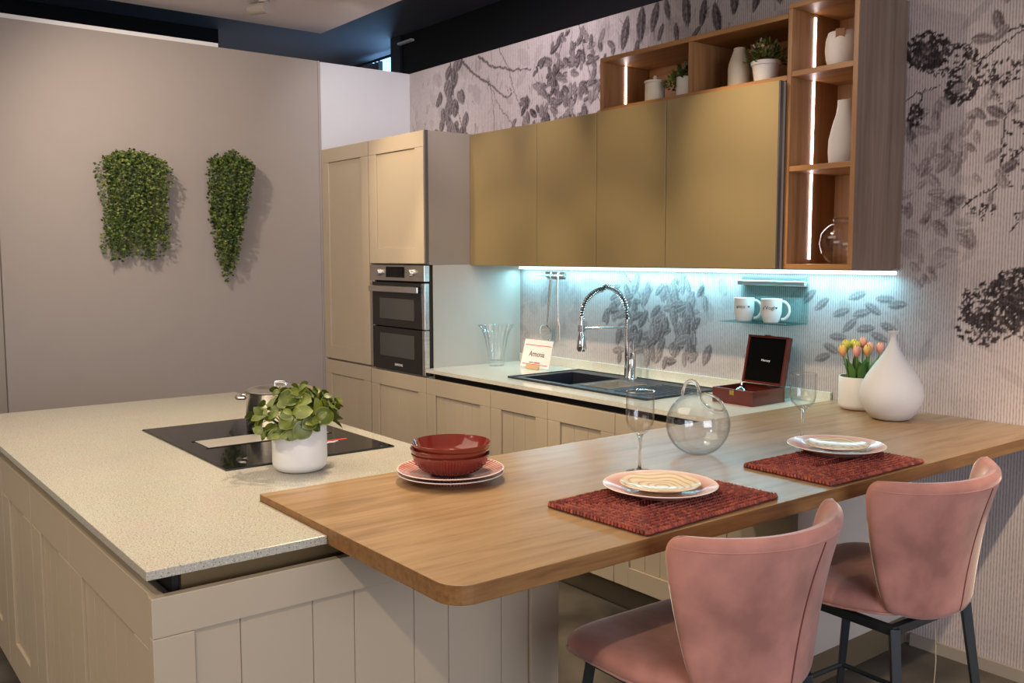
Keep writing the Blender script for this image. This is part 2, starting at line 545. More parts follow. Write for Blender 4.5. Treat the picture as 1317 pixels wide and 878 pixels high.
def variegated():
    """round leaf, green with a paler margin and midrib; leaf-local coordinates (length 1)"""
    m, nt, b = new_mat('variegated_round_leaf')
    at = nt.nodes.new('ShaderNodeAttribute')
    at.attribute_name = 'margin'
    oi = nt.nodes.new('ShaderNodeObjectInfo')
    c = nt.nodes.new('ShaderNodeMix')
    c.data_type = 'RGBA'
    c.inputs['A'].default_value = (0.026, 0.046, 0.004, 1)
    c.inputs['B'].default_value = (0.105, 0.130, 0.010, 1)
    nt.links.new(oi.outputs['Random'], c.inputs['Factor'])
    mx = nt.nodes.new('ShaderNodeMix')
    mx.data_type = 'RGBA'
    nt.links.new(at.outputs['Fac'], mx.inputs['Factor'])
    nt.links.new(c.outputs['Result'], mx.inputs['A'])
    mx.inputs['B'].default_value = (0.20, 0.24, 0.035, 1)
    nt.links.new(mx.outputs['Result'], b.inputs['Base Color'])
    inp(b, 'Roughness', 0.42)
    return m


MT['round_leaf'] = variegated()


# ------------------------------------------------------------------ mesh helpers
class MB:
    def __init__(s):
        s.v = []
        s.f = []

    def add(s, vs, fs):
        n = len(s.v)
        s.v += [tuple(v) for v in vs]
        s.f += [tuple(i + n for i in f) for f in fs]
        return s

    def box(s, x0, x1, y0, y1, z0, z1):
        vs = [(x, y, z) for x in (x0, x1) for y in (y0, y1) for z in (z0, z1)]
        return s.add(vs, [(0, 1, 3, 2), (4, 6, 7, 5), (0, 4, 5, 1), (2, 3, 7, 6), (0, 2, 6, 4), (1, 5, 7, 3)])

    def lathe(s, prof, c=(0, 0, 0), n=32, closed=False, wob=None):
        """prof: [(r, z)] bottom to top, outside then inside; r=0 ends become poles"""
        cx, cy, cz = c
        rings = []
        base = len(s.v)
        for r, z in prof:
            if r < 1e-6:
                rings.append([len(s.v)])
                s.v.append((cx, cy, cz + z))
            else:
                ring = []
                for i in range(n):
                    a = 2 * PI * i / n
                    q = r * (wob(a, z) if wob else 1.0)
                    ring.append(len(s.v))
                    s.v.append((cx + q * math.cos(a), cy + q * math.sin(a), cz + z))
                rings.append(ring)
        if closed:
            rings.append(rings[0])
        for A, B in zip(rings, rings[1:]):
            for i in range(n):
                j = (i + 1) % n
                if len(A) == 1 and len(B) == 1:
                    continue
                if len(A) == 1:
                    s.f.append((A[0], B[j], B[i]))
                elif len(B) == 1:
                    s.f.append((A[i], A[j], B[0]))
                else:
                    s.f.append((A[i], A[j], B[j], B[i]))
        return s

    def tube(s, pts, r, n=8, closed=False, cap=True):
        pts = [Vector(p) for p in pts]
        m = len(pts)
        rs = r if isinstance(r, (list, tuple)) else [r] * m
        rings = []
        up = None
        for i, p in enumerate(pts):
            if closed:
                t = (pts[(i + 1) % m] - pts[i - 1]).normalized()
            else:
                t = (pts[min(i + 1, m - 1)] - pts[max(i - 1, 0)]).normalized()
            if up is None:
                up = Vector((0, 0, 1)) if abs(t.z) < 0.9 else Vector((1, 0, 0))
            a = t.cross(up)
            if a.length < 1e-6:
                a = t.orthogonal()
            a.normalize()
            b = a.cross(t).normalized()
            up = b
            ring = []
            for k in range(n):
                an = 2 * PI * k / n
                ring.append(len(s.v))
                q = p + (a * math.cos(an) + b * math.sin(an)) * rs[i]
                s.v.append(tuple(q))
            rings.append(ring)
        if closed:
            rings.append(rings[0])
        for A, B in zip(rings, rings[1:]):
            for k in range(n):
                j = (k + 1) % n
                s.f.append((A[k], B[k], B[j], A[j]))
        if cap and not closed:
            s.f.append(tuple(rings[0]))
            s.f.append(tuple(reversed(rings[-1])))
        return s

    def prism(s, poly, z0, z1):
        n = len(poly)
        b = len(s.v)
        s.v += [(x, y, z0) for x, y in poly] + [(x, y, z1) for x, y in poly]
        s.f.append(tuple(b + i for i in reversed(range(n))))
        s.f.append(tuple(b + n + i for i in range(n)))
        for i in range(n):
            j = (i + 1) % n
            s.f.append((b + i, b + j, b + n + j, b + n + i))
        return s

    def taper(s, p0, p1, a0, a1, n=4, rot=PI / 4):
        """square or round bar from p0 to p1 with half sizes a0, a1"""
        return s.tube([p0, p1], [a0, a1], n)

    def mesh(s, name, smooth=False):
        me = bpy.data.meshes.new(name)
        me.from_pydata(s.v, [], s.f)
        bm = bmesh.new()
        bm.from_mesh(me)
        bmesh.ops.recalc_face_normals(bm, faces=bm.faces)
        bm.to_mesh(me)
        bm.free()
        if smooth:
            me.polygons.foreach_set('use_smooth', [True] * len(me.polygons))
            me.set_sharp_from_angle(angle=R(50))
        me.update()
        return me


def link(name, me, mat, parent=None, world=True, bevel=0, seg=2, smooth=False, loc=None, angle=35):
    o = bpy.data.objects.new(name, me)
    col.objects.link(o)
    if mat is not None and not me.materials:
        me.materials.append(MT[mat] if isinstance(mat, str) else mat)
    if loc is not None:
        o.location = loc
    if parent is not None:
        o.parent = parent
        if world and parent.type == 'EMPTY':
            o.matrix_parent_inverse = Matrix.Translation(-Vector(parent.location))
    if bevel:
        md = o.modifiers.new('bevel', 'BEVEL')
        md.width = bevel
        md.segments = seg
        md.limit_method = 'ANGLE'
        md.angle_limit = R(angle)
    return o


def part(name, mb, mat, parent=None, world=True, bevel=0, smooth=False, seg=2, loc=None):
    return link(name, mb.mesh(name, smooth), mat, parent, world, bevel, seg, smooth, loc)


def tag(o, label=None, cat=None, group=None, kind=None):
    if label: o['label'] = label
    if cat: o['category'] = cat
    if group: o['group'] = group
    if kind: o['kind'] = kind
    return o


def empty(name, loc, label, cat, group=None):
    o = bpy.data.objects.new(name, None)
    col.objects.link(o)
    o.empty_display_size = 0.05
    o.location = loc
    return tag(o, label, cat, group)


def struct(name, mb, mat, bevel=0, label=None, cat=None):
    return tag(part(name, mb, mat, bevel=bevel), label, cat, kind='structure')


def box(*a):
    return MB().box(*a)


def copy_tree(o, parent=None):
    c = o.copy()
    col.objects.link(c)
    if parent is not None:
        c.parent = parent
    for ch in list(o.children):
        copy_tree(ch, c)
    return c


def text_mesh(name, body, size, mat, parent, M4, depth=0.0004, align='CENTER', shear=0.0, xs=1.0):
    cu = bpy.data.curves.new(name, 'FONT')
    cu.body = body
    cu.size = size
    cu.align_x = align
    cu.align_y = 'CENTER'
    cu.extrude = depth
    cu.shear = shear
    cu.resolution_u = 2
    tmp = bpy.data.objects.new('tmp', cu)
    col.objects.link(tmp)
    dg = bpy.context.evaluated_depsgraph_get()
    dg.update()
    me = bpy.data.meshes.new_from_object(tmp.evaluated_get(dg))
    bpy.data.objects.remove(tmp)
    me.transform(M4 @ Matrix.Diagonal((xs, 1, 1, 1)))
    me.materials.clear()
    me.materials.append(MT[mat])
    me.name = name
    return me


# ================================================================== THE SETTING
struct('floor', box(-2.5, 9.5, -9.0, 1.2, -0.05, 0.0), 'floor')
struct('wall_left', box(-0.12, 0.0, -2.474, -0.665, 0.0, 2.712), 'wall')
struct('trim_1', box(-0.12, -0.004, -2.474, -1.292, 2.712, 2.735), 'ledge')
struct('trim_2', box(-0.12, 0.006, -0.664, -0.651, 0.0, 2.712), 'wall')
struct('wall_left_end', box(-0.12, 0.012, -0.650, 0.0, 0.0, 2.706), 'white_wall')
struct('trim_3', box(-0.14, -0.03, -3.6, -2.476, 0.0, 1.85), 'carcass')
struct('ceiling', box(-2.6, 9.5, -9.0, 1.0, 3.2, 3.25), 'dark_ceiling')
struct('ceiling_panel', box(-0.07, 9.0, -8.5, -0.6, 2.90, 2.96), 'panel_ceiling')
struct('wall_behind', box(-1.07, 9.5, 0.52, 0.56, 0.0, 3.199), 'black')
struct('trim_4', box(-1.07, -0.93, 0.50, 0.519, 2.2, 3.199), 'stool_metal')
struct('wall_far_left', box(-1.66, -1.6, -9.0, -0.68, 0.0, 3.199), 'black')
struct('wall_outer', box(-2.6, -1.95, 0.80, 0.86, 0.0, 3.199), 'stool_metal')
struct('window_1', box(-1.95, -1.0, 0.82, 0.84, 1.8, 3.199), 'sky_window')
light_area('window_daylight', (-1.5, 0.78, 2.85), (-1.2, -0.6, 3.2), 0.7, 0.5, 5, (0.25, 0.55, 1.0))
struct('baseboard_right', box(3.64, 9.0, -0.016, -0.001, 0.0, 0.045), 'carcass')

# grey curtain gathered at the window, on its rail
cu_ = empty('gathered_curtain', (-1.75, 0.70, 2.2), 'grey pleated curtain gathered high up at the small blue window', 'curtain')
mb = MB()
pts = []
for i in range(49):
    pts.append((-2.05 + 0.5 * i / 48, 0.70 + 0.03 * math.sin(i * PI / 3)))
for a, b_ in zip(pts, pts[1:]):
    n = len(mb.v)
    mb.v += [(a[0], a[1], 2.2), (b_[0], b_[1], 2.2), (b_[0], b_[1], 3.13), (a[0], a[1], 3.13),
             (a[0], a[1] + .006, 2.2), (b_[0], b_[1] + .006, 2.2), (b_[0], b_[1] + .006, 3.13), (a[0], a[1] + .006, 3.13)]
    mb.f += [(n, n + 1, n + 2, n + 3), (n + 5, n + 4, n + 7, n + 6), (n + 3, n + 2, n + 6, n + 7)]
part('cloth', mb, 'grey_cloth', cu_, smooth=True)
part('rail', MB().tube([(-2.1, 0.70, 3.15), (-1.1, 0.70, 3.15)], 0.012, 8), 'black', cu_, smooth=True)
tag(part('strip_lamp', box(-0.92, -0.72, 0.47, 0.50, 3.12, 3.135), 'ledge'),
    'thin pale strip fitting high on the black back wall', 'lamp')

# ---- mural wallpaper wall: printed grid region + plain remainder
print_rng = np.random.RandomState(11)
GX0, GX1, GZ0, GZ1, ST = 0.0, 4.6, 0.90, 2.706, 0.0055
NX = int(round((GX1 - GX0) / ST)) + 1
NZ = int(round((GZ1 - GZ0) / ST)) + 1
tone = np.ones((NZ, NX), np.float32)
XS = np.linspace(GX0, GX1, NX)
ZS = np.linspace(GZ0, GZ1, NZ)


def stamp_leaf(x, z, L, Wd, ang, t, vein=True):
    r = L * 0.6
    i0, i1 = np.searchsorted(XS, [x - r, x + r])
    j0, j1 = np.searchsorted(ZS, [z - r, z + r])
    if i1 <= i0 or j1 <= j0:
        return
    X, Z = np.meshgrid(XS[i0:i1] - x, ZS[j0:j1] - z)
    u = (X * math.cos(ang) + Z * math.sin(ang)) / (L / 2)
    v = (-X * math.sin(ang) + Z * math.cos(ang)) / (Wd / 2)
    wv = np.clip(1 - u * u, 0, 1) ** 0.75
    ins = (np.abs(v) < wv) & (np.abs(u) < 1)
    tt = np.full(u.shape, t, np.float32)
    if vein:
        tt = np.where(np.abs(v) < 0.12, t + 0.20, tt)
        tt = tt + 0.05 * np.sin(u * 14 + np.abs(v) * 6) + 0.12 * (v > 0)
        tt = np.where(np.abs(v) / np.maximum(wv, 1e-3) > 0.84, t + 0.34, tt)
    sub = tone[j0:j1, i0:i1]
    if L < 0.03:
        sub[ins] = np.minimum(sub[ins], t)
    elif t < 0.6:
        sub[ins] = np.clip(tt[ins], 0.12, 0.95)
    else:
        sub[ins] = sub[ins] * np.clip(tt[ins], .5, 1)


def stamp_line(pts, w0, w1, t):
    pts = np.array(pts, float)
    seg = []
    for a, b_ in zip(pts, pts[1:]):
        m = max(2, int(np.hypot(*(b_ - a)) / 0.004))
        seg.append(a + (b_ - a) * np.linspace(0, 1, m)[:, None])
    P = np.concatenate(seg)
    n = len(P)
    for k, (x, z) in enumerate(P):
        w_ = .62 * (w0 + (w1 - w0) * k / n)
        i0, i1 = np.searchsorted(XS, [x - w_, x + w_])
        j0, j1 = np.searchsorted(ZS, [z - w_, z + w_])
        i1 = max(i1, i0 + 1); j1 = max(j1, j0 + 1)
        tone[j0:j1, i0:i1] = np.minimum(tone[j0:j1, i0:i1], t)


def curve(p, jit=0.01, n=10):
    """jittered polyline through control points (Catmull-Rom)"""
    p = [np.array(q, float) for q in p]
    q = [2 * p[0] - p[1]] + p + [2 * p[-1] - p[-2]]
    out = []
    for i in range(1, len(q) - 2):
        for t in np.linspace(0, 1, n, endpoint=False):
            a, b_, c, d = q[i - 1:i + 3]
            out.append(0.5 * ((2 * b_) + (-a + c) * t + (2 * a - 5 * b_ + 4 * c - d) * t * t + (-a + 3 * b_ - 3 * c + d) * t ** 3)
                       + print_rng.normal(0, jit, 2))
    out.append(p[-1])
    return out


def cluster(cx, cz, rx, rz, n, L, asp, t, tv=0.08, ang=None, spread=1.2, g=True):
    for _ in range(n):
        while True:
            a, b_ = print_rng.uniform(-1, 1, 2)
            if a * a + b_ * b_ < 1:
                break
        l_ = L * print_rng.uniform(0.65, 1.25)
        an = (ang if ang is not None else print_rng.uniform(0, PI)) + print_rng.uniform(-spread, spread) * (1 if ang is not None else 0)
        stamp_leaf(cx + a * rx, cz + b_ * rz, l_, l_ * asp, an, float(np.clip(t + print_rng.normal(0, tv), 0.1, 0.93)))


# soft washes of paler print behind
for _ in range(420):
    stamp_leaf(print_rng.uniform(0, 4.5), print_rng.uniform(1.0, 2.7), print_rng.uniform(.05, .16), print_rng.uniform(.03, .08),
               print_rng.uniform(0, PI), print_rng.uniform(0.86, 0.95), False)
# top left: column of round leaves
for (x, z, s_) in [(0.44, 2.56, .08), (0.38, 2.50, .07), (0.56, 2.58, .10), (0.50, 2.50, .09), (0.60, 2.48, .08), (0.48, 2.42, .10), (0.40, 2.36, .08),
                   (0.56, 2.40, .09), (0.63, 2.36, .08), (0.46, 2.30, .09), (0.54, 2.29, .10), (0.36, 2.26, .08), (0.62, 2.26, .10), (0.44, 2.22, .09),
                   (0.53, 2.20, .09), (0.66, 2.20, .09), (0.58, 2.66, .09), (0.5, 2.63, .08)]:
    for k in range(2):
        stamp_leaf(x + print_rng.normal(0, .02), z + print_rng.normal(0, .015), s_ * 1.25, s_ * .8, print_rng.uniform(0.8, 2.3), 0.26 + .1 * print_rng.rand())
stamp_line(curve([(0.50, 2.70), (0.53, 2.50), (0.62, 2.30), (0.66, 2.15)], .002), .007, .004, 0.22)
stamp_line(curve([(0.62, 2.69), (0.78, 2.58), (0.93, 2.50), (1.06, 2.42), (1.12, 2.43), (1.10, 2.47)], .004), .012, .005, 0.36)
stamp_line(curve([(0.80, 2.69), (0.92, 2.62), (1.10, 2.57), (1.30, 2.54)], .004), .012, .006, 0.36)
stamp_line(curve([(1.00, 2.70), (1.09, 2.58), (1.14, 2.45), (1.22, 2.30), (1.26, 2.17)], .003), .006, .004, 0.35)
stamp_line(curve([(0.90, 2.56), (0.94, 2.40), (0.96, 2.20)], .004), .003, .002, 0.5)
stamp_line(curve([(0.88, 2.55), (1.0, 2.38), (1.16, 2.22)], .004), .003, .002, 0.45)
stamp_line(curve([(1.60, 2.70), (1.50, 2.50), (1.45, 2.32), (1.38, 2.17)], .003), .006, .004, 0.3)
stamp_line(curve([(1.70, 2.70), (1.76, 2.50), (1.84, 2.32), (1.96, 2.2)], .003), .006, .004, 0.3)
# big dense cluster above the gold doors
for cx, cz, rx, rz, n in [(1.62, 2.60, .16, .10, 26), (1.42, 2.50, .12, .10, 16), (1.66, 2.45, .22, .12, 34), (1.38, 2.34, .16, .10, 22),
                          (1.72, 2.30, .24, .12, 40), (1.22, 2.22, .14, .06, 14), (1.50, 2.20, .22, .06, 24), (1.86, 2.52, .12, .12, 14), (1.95, 2.3, .12, .14, 14)]:
    cluster(cx, cz, rx, rz, int(n * 1.15), 0.070, 0.52, 0.28, 0.09)
# hanging elongated leaves towards the shelf
for (x, z, l_, a) in [(2.04, 2.60, .17, 1.35), (2.15, 2.62, .18, 1.5), (2.24, 2.64, .15, 1.3), (2.28, 2.56, .09, 1.2), (2.38, 2.54, .10, 1.7), (2.44, 2.63, .16, 1.7),
                      (2.54, 2.60, .13, 1.4), (2.12, 2.50, .12, 1.4), (2.32, 2.66, .11, 1.8), (2.62, 2.56, .15, 1.8), (2.50, 2.52, .08, 0.7), (2.72, 2.62, .14, 1.5),
                      (2.84, 2.60, .12, 1.2), (2.95, 2.62, .14, 1.7), (2.2, 2.46, .1, 1.6), (1.98, 2.44, .1, 1.2)]:
    stamp_leaf(x, z, l_, l_ * 0.36, a, 0.17 + .08 * print_rng.rand())
# backsplash leaves
stamp_line(curve([(2.05, 1.42), (2.15, 1.30), (2.25, 1.15), (2.40, 1.0)], .004), .004, .003, 0.4)
for cx, cz, rx, rz, n, tt in [(2.10, 1.30, .13, .07, 12, .56), (2.02, 1.18, .10, .08, 10, .52), (2.20, 1.14, .16, .08, 20, .44), (2.36, 1.30, .16, .09, 16, .5),
                              (2.42, 1.16, .15, .10, 20, .46), (2.52, 1.08, .12, .08, 12, .48), (2.30, 1.02, .20, .05, 14, .50), (2.05, 1.05, .10, .08, 8, .5), (2.5, 1.28, .1, .08, 8, .55)]:
    cluster(cx, cz, rx, rz, n, 0.10, 0.48, tt, 0.06, ang=1.0, spread=1.0)
for (x, z) in [(3.14, 1.33), (3.20, 1.30), (3.29, 1.27), (3.33, 1.22), (3.28, 1.17), (3.25, 1.12), (3.21, 1.08), (3.38, 1.27), (3.43, 1.29), (3.48, 1.33), (3.53, 1.31), (3.40, 1.21), (3.46, 1.18), (3.36, 1.34), (3.5, 1.22)]:
    stamp_leaf(x, z, 0.085, 0.038, print_rng.uniform(-.5, .9), 0.52)
# right of the tall shelf: faint leaves
for cx, cz, rx, rz, n in [(3.62, 1.95, .10, .14, 16), (3.72, 1.80, .10, .12, 14), (3.62, 1.66, .10, .12, 14), (3.74, 1.60, .08, .10, 10), (3.85, 2.0, .1, .1, 8), (3.66, 1.44, .08, .1, 8)]:
    cluster(cx, cz, rx, rz, n, 0.072, 0.55, 0.66, 0.05)
# dark twigs and blotches
tw = 0.12
for c_, w0, w1 in [([(3.98, 2.28), (3.86, 2.26), (3.72, 2.24), (3.62, 2.20)], .009, .003), ([(3.98, 2.28), (3.86, 2.21), (3.74, 2.17), (3.62, 2.17)], .006, .003),
                   ([(3.86, 2.22), (3.80, 2.17), (3.72, 2.12)], .005, .003), ([(3.66, 2.11), (3.58, 2.10), (3.50, 2.06)], .005, .004),
                   ([(3.60, 2.10), (3.585, 2.04), (3.57, 2.01)], .004, .004), ([(3.98, 2.16), (3.86, 2.11), (3.74, 2.09)], .004, .003),
                   ([(3.86, 2.17), (3.85, 2.09), (3.89, 2.02)], .004, .003), ([(4.02, 2.06), (3.93, 2.02), (3.90, 1.93), (3.895, 1.80), (3.88, 1.73), (3.84, 1.62)], .005, .003),
                   ([(3.88, 1.74), (3.82, 1.71), (3.77, 1.67)], .004, .002), ([(4.05, 1.70), (3.98, 1.66), (3.94, 1.58)], .003, .003),
                   ([(4.10, 1.55), (4.0, 1.42), (3.95, 1.30)], .006, .003), ([(4.30, 2.2), (4.1, 2.1), (3.98, 2.05)], .009, .005)]:
    stamp_line(curve(c_, .004), w0 * .8, w1 * .8, tw)
for cx, cz, rx, rz, n, L in [(3.61, 2.25, .09, .07, 170, .024), (3.60, 2.24, .05, .04, 60, .026), (3.74, 2.09, .06, .05, 110, .020), (3.575, 2.02, .03, .04, 50, .020), (3.70, 2.20, .1, .06, 90, .02),
                             (3.86, 2.13, .10, .05, 40, .02), (3.95, 1.80, .06, .08, 40, .016), (3.84, 1.66, .05, .02, 26, .016), (4.0, 1.9, .1, .1, 40, .02)]:
    cluster(cx, cz, rx, rz, n, L, 0.5, 0.15, 0.06)
for cx, cz, rx, rz, n in [(3.99, 1.38, .12, .08, 330), (3.90, 1.32, .13, .09, 260), (3.86, 1.24, .10, .06, 90), (4.05, 1.28, .12, .08, 200), (4.2, 1.4, .2, .12, 300)]:
    cluster(cx, cz, rx, rz, n, 0.022, 0.42, 0.17, 0.06)
cluster(4.1, 2.1, .4, .5, 60, .07, .5, .45, .1)
# weathered fine scratches over the top zone
for _ in range(260):
    x = print_rng.uniform(0, 3.2); z = print_rng.uniform(2.15, 2.7)
    stamp_line([(x, z), (x + print_rng.normal(0, .012), z - print_rng.uniform(.02, .07))], .002, .001, print_rng.uniform(.55, .8))

XX, ZZ = np.meshgrid(XS, ZS)
vv = np.stack([XX.ravel(), np.zeros(XX.size), ZZ.ravel()], 1).astype(np.float32)
idx = np.arange(NX * NZ).reshape(NZ, NX)
quads = np.stack([idx[:-1, :-1], idx[:-1, 1:], idx[1:, 1:], idx[1:, :-1]], -1).reshape(-1, 4)
me = bpy.data.meshes.new('wall_back')
me.vertices.add(len(vv)); me.vertices.foreach_set('co', vv.ravel())
me.loops.add(quads.size); me.loops.foreach_set('vertex_index', quads.ravel().astype(np.int32))
me.polygons.add(len(quads)); me.polygons.foreach_set('loop_start', np.arange(0, quads.size, 4, dtype=np.int32))
me.update(calc_edges=True)
ca = me.color_attributes.new('print', 'FLOAT_COLOR', 'POINT')
tn = tone.ravel()
tn = tn ** 1.25
rgba = np.stack([tn, tn ** 1.06, tn ** 1.03, np.ones_like(tn)], 1).astype(np.float32)
ca.data.foreach_set('color', rgba.ravel())
MT['mural'] = mural_mat()
o = link('wall_back', me, 'mural')
tag(o, kind='structure')


def white_print(me_):
    a = me_.color_attributes.new('print', 'FLOAT_COLOR', 'POINT')
    a.data.foreach_set('color', [1.0] * (4 * len(me_.vertices)))


for nm, args in (('wall_back_lower', (0.0, 4.6, 0.0, 0.10, 0.0, 0.90)), ('wall_back_right', (4.6, 9.0, 0.0, 0.10, 0.0, 2.706)),
                 ('wall_back_core', (0.0, 4.6, 0.003, 0.10, 0.90, 2.706))):
    m_ = box(*args).mesh(nm)
    white_print(m_)
    tag(link(nm, m_, 'mural'), kind='structure')


# ================================================================== CABINETS
def shaker_door(parent, x0, x1, z0, z1, yf, fr=0.085, planks=0, mat='lacquer', name='door', depth=0.022, rec=0.009):
    """frame door facing -Y; frame mesh = part, infill panel or planks = sub-parts"""
    g = 0.0015
    x0 += g; x1 -= g; z0 += g; z1 -= g
    mb = MB()
    y0, y1 = yf, yf + depth
    mb.box(x0, x0 + fr, y0, y1, z0, z1 - fr - .0006)
    mb.box(x1 - fr, x1, y0, y1, z0, z1 - fr - .0006)
    mb.box(x0, x1, y0, y1, z1 - fr, z1)
    mb.box(x0 + fr + .0006, x1 - fr - .0006, y0, y1, z0, z0 + fr)
    d = part(name, mb, mat, parent, bevel=0.0016)
    ix0, ix1, iz0, iz1 = x0 + fr + .001, x1 - fr - .001, z0 + fr + .0006, z1 - fr - .001
    if planks:
        wd = (ix1 - ix0) / planks
        for k in range(planks):
            part('plank', box(ix0 + k * wd + .0006, ix0 + (k + 1) * wd - .0006, y0 + rec, y1 - .002, iz0, iz1), mat, d, bevel=0.0012, seg=1)
    else:
        part('infill_panel', box(ix0, ix1, y0 + rec, y1 - .002, iz0, iz1), mat, d)
    return d


XO, XT = 0.607, 1.2076
YF = -0.655
# tall cabinets
t1 = empty('tall_cabinet', (0.31, -0.3, 0.0), 'tall taupe larder cabinet in the corner with one long framed door', 'cabinet', None)
part('body', box(0.014, XO - 0.002, YF + 0.024, -0.004, 0.115, 2.164), 'carcass', t1, bevel=0.002)
shaker_door(t1, 0.014, XO - 0.006, 0.856, 2.165, YF, 0.085)
shaker_door(t1, 0.014, XO - 0.006, 0.116, 0.847, YF, 0.085, planks=4)
part('plinth', box(0.014, XO - 0.002, -0.60, -0.585, 0.0, 0.113), 'plinth', t1)
t2 = empty('tall_cabinet', (0.9, -0.3, 0.0), 'tall taupe cabinet holding the built-in double oven', 'cabinet', None)
part('upper_body', box(XO, XT, YF + 0.024, -0.004, 1.452, 2.164), 'tower_side', t2)
mb = MB()
mb.box(XO, XT, YF + 0.024, -0.004, 0.115, 0.846)
mb.box(XO, XO + 0.018, YF + 0.024, -0.004, 0.8465, 1.4515)
mb.box(XT - 0.004, XT, YF + 0.05, -0.004, 0.8465, 1.4515)
part('body', mb, 'blue_side', t2)
shaker_door(t2, XO, XT - 0.012, 1.457, 2.165, YF, 0.085)
shaker_door(t2, XO, XT, 0.116, 0.8424, YF, 0.085, planks=4)
part('plinth', box(XO, XT, -0.60, -0.585, 0.0, 0.113), 'plinth', t2)
part('edge_strip', box(XT - 0.010, XT + 0.001, YF + 0.006, YF + 0.023, 1.455, 2.165), 'gold_edge', t2)

# oven
ov = empty('double_oven', (0.92, -0.3, 0.847), 'built-in black and steel double oven with two glass doors', 'oven')
OX0, OX1 = XO + 0.020, XT - 0.006
part('body', box(OX0, OX1 - 0.002, YF + 0.03, -0.03, 0.850, 1.449), 'dark_gap', ov)
cp = part('control_panel', box(OX0, OX1, YF - 0.004, YF + 0.03, 1.362, 1.449), 'steel', ov, bevel=0.002)
part('display', box(0.80, 1.00, YF - 0.0055, YF - 0.0042, 1.380, 1.440), 'black_glass', cp)
for kx in (0.73, 1.075):
    kn = MB().lathe([(0, 0), (0.021, 0), (0.019, 0.018), (0.0165, 0.021), (0, 0.021)], n=20)
    m_ = kn.mesh('knob', True)
    m_.transform(Matrix.Translation((kx, YF - 0.004, 1.408)) @ Matrix.Rotation(PI / 2, 4, 'X'))
    link('knob', m_, 'steel', cp)
for z0, z1, nm in ((1.102, 1.352, 'upper_door'), (0.853, 1.096, 'lower_door')):
    dr = part(nm, box(OX0 + .012, OX1 - .03, YF - 0.004, YF + 0.028, z0, z1), 'oven_glass', ov, bevel=0.002)
    zz = (1.145, 1.262) if nm == 'upper_door' else (0.932, 1.062)
    part('window', box(0.725, 1.098, YF - 0.0052, YF - 0.0042, *zz), 'oven_window', dr)
    part('side_trim', box(OX1 - .029, OX1, YF - 0.002, YF + 0.028, z0, z1), 'steel', ov, bevel=0.002)
    part('side_trim', box(OX0 - 0.001, OX0 + .011, YF - 0.002, YF + 0.028, z0, z1), 'steel', ov, bevel=0.002)
h_ = part('handle', box(OX0 + .012, OX1 - .035, YF - 0.03, YF - 0.018, 1.298, 1.332), 'steel', ov, bevel=0.004)
part('handle_end', box(OX1 - 0.155, OX1 - .04, YF - 0.0315, YF - 0.0302, 1.300, 1.330), 'chrome', h_)
for hx_ in (OX0 + .05, OX1 - .09):
    part('handle_bracket', box(hx_, hx_ + .02, YF - 0.018, YF - 0.0045, 1.305, 1.325), 'steel', h_)
link('lettering', text_mesh('lettering', 'SAMSUNG', 0.019, 'white_ink', None,
                            Matrix.Translation((0.93, YF - 0.0048, 0.888)) @ Matrix.Rotation(PI / 2, 4, 'X')), 'white_ink', ov)

# base cabinets along the back wall
BX = [XT, 1.7885, 2.2245, 2.664, 3.262]
names = ['beside the oven tower', 'left of the sink', 'under the sink bowl', 'under the drainer and bar']
for i in range(4):
    x0, x1 = BX[i], BX[i + 1]
    b = empty('base_cabinet', ((x0 + x1) / 2, -0.3, 0.0), 'taupe base cabinet with framed door ' + names[i], 'cabinet', None)
    part('body', box(x0 + .0005, x1 - .0005, YF + 0.024, -0.004, 0.115, 0.80), 'carcass', b)
    shaker_door(b, x0, x1, 0.116, 0.8424, YF, 0.085, planks=3 if x1 - x0 < .5 else 5)
    part('plinth', box(x0 + .0005, x1 - .0005, -0.60, -0.585, 0.0, 0.113), 'plinth', b)
    part('grip_channel', box(x0 + .0005, x1 - .0005, -0.600, -0.59, 0.801, 0.8735), 'dark_gap', b)
b = empty('base_cabinet', (3.43, -0.3, 0.0), 'taupe base cabinet at the wall end, closed by a pale side panel', 'cabinet', None)
part('body', box(3.2625, 3.598, YF + 0.024, -0.004, 0.115, 0.870), 'carcass', b)
part('door', box(3.264, 3.596, YF, YF + 0.022, 0.116, 0.8424), 'lacquer', b, bevel=0.0015)
part('side_panel', box(3.599, 3.62, -0.73, -0.004, 0.112, 0.870), 'blue_side', b, bevel=0.0015)
part('plinth', MB().box(3.2625, 3.60, -0.60, -0.585, 0.0, 0.111).box(3.6, 3.615, -0.70, -0.004, 0.0, 0.111), 'plinth', b)

# back worktop with sink cut-out
SX0, SX1, SY0, SY1 = 1.780, 2.735, -0.540, -0.062
ZC = 0.8928
mb = MB()
mb.box(XT + .001, 3.262, -0.661, SY0 + .01, 0.8735, ZC)
mb.box(XT + .001, 3.262, SY1 - .01, -0.002, 0.8735, ZC)
mb.box(XT + .001, SX0 + .01, SY0 + .01, SY1 - .01, 0.8735, ZC)
mb.box(SX1 - .01, 3.262, SY0 + .01, SY1 - .01, 0.8735, ZC)
tag(part('back_worktop', mb, 'backstone'), 'long pale speckled stone worktop along the papered wall', 'worktop')
tag(part('upstand', box(XT + .003, 3.262, -0.016, -0.001, ZC + .0005, 0.941), 'backstone', bevel=0.001),
    'low pale stone upstand along the foot of the papered wall', 'upstand')

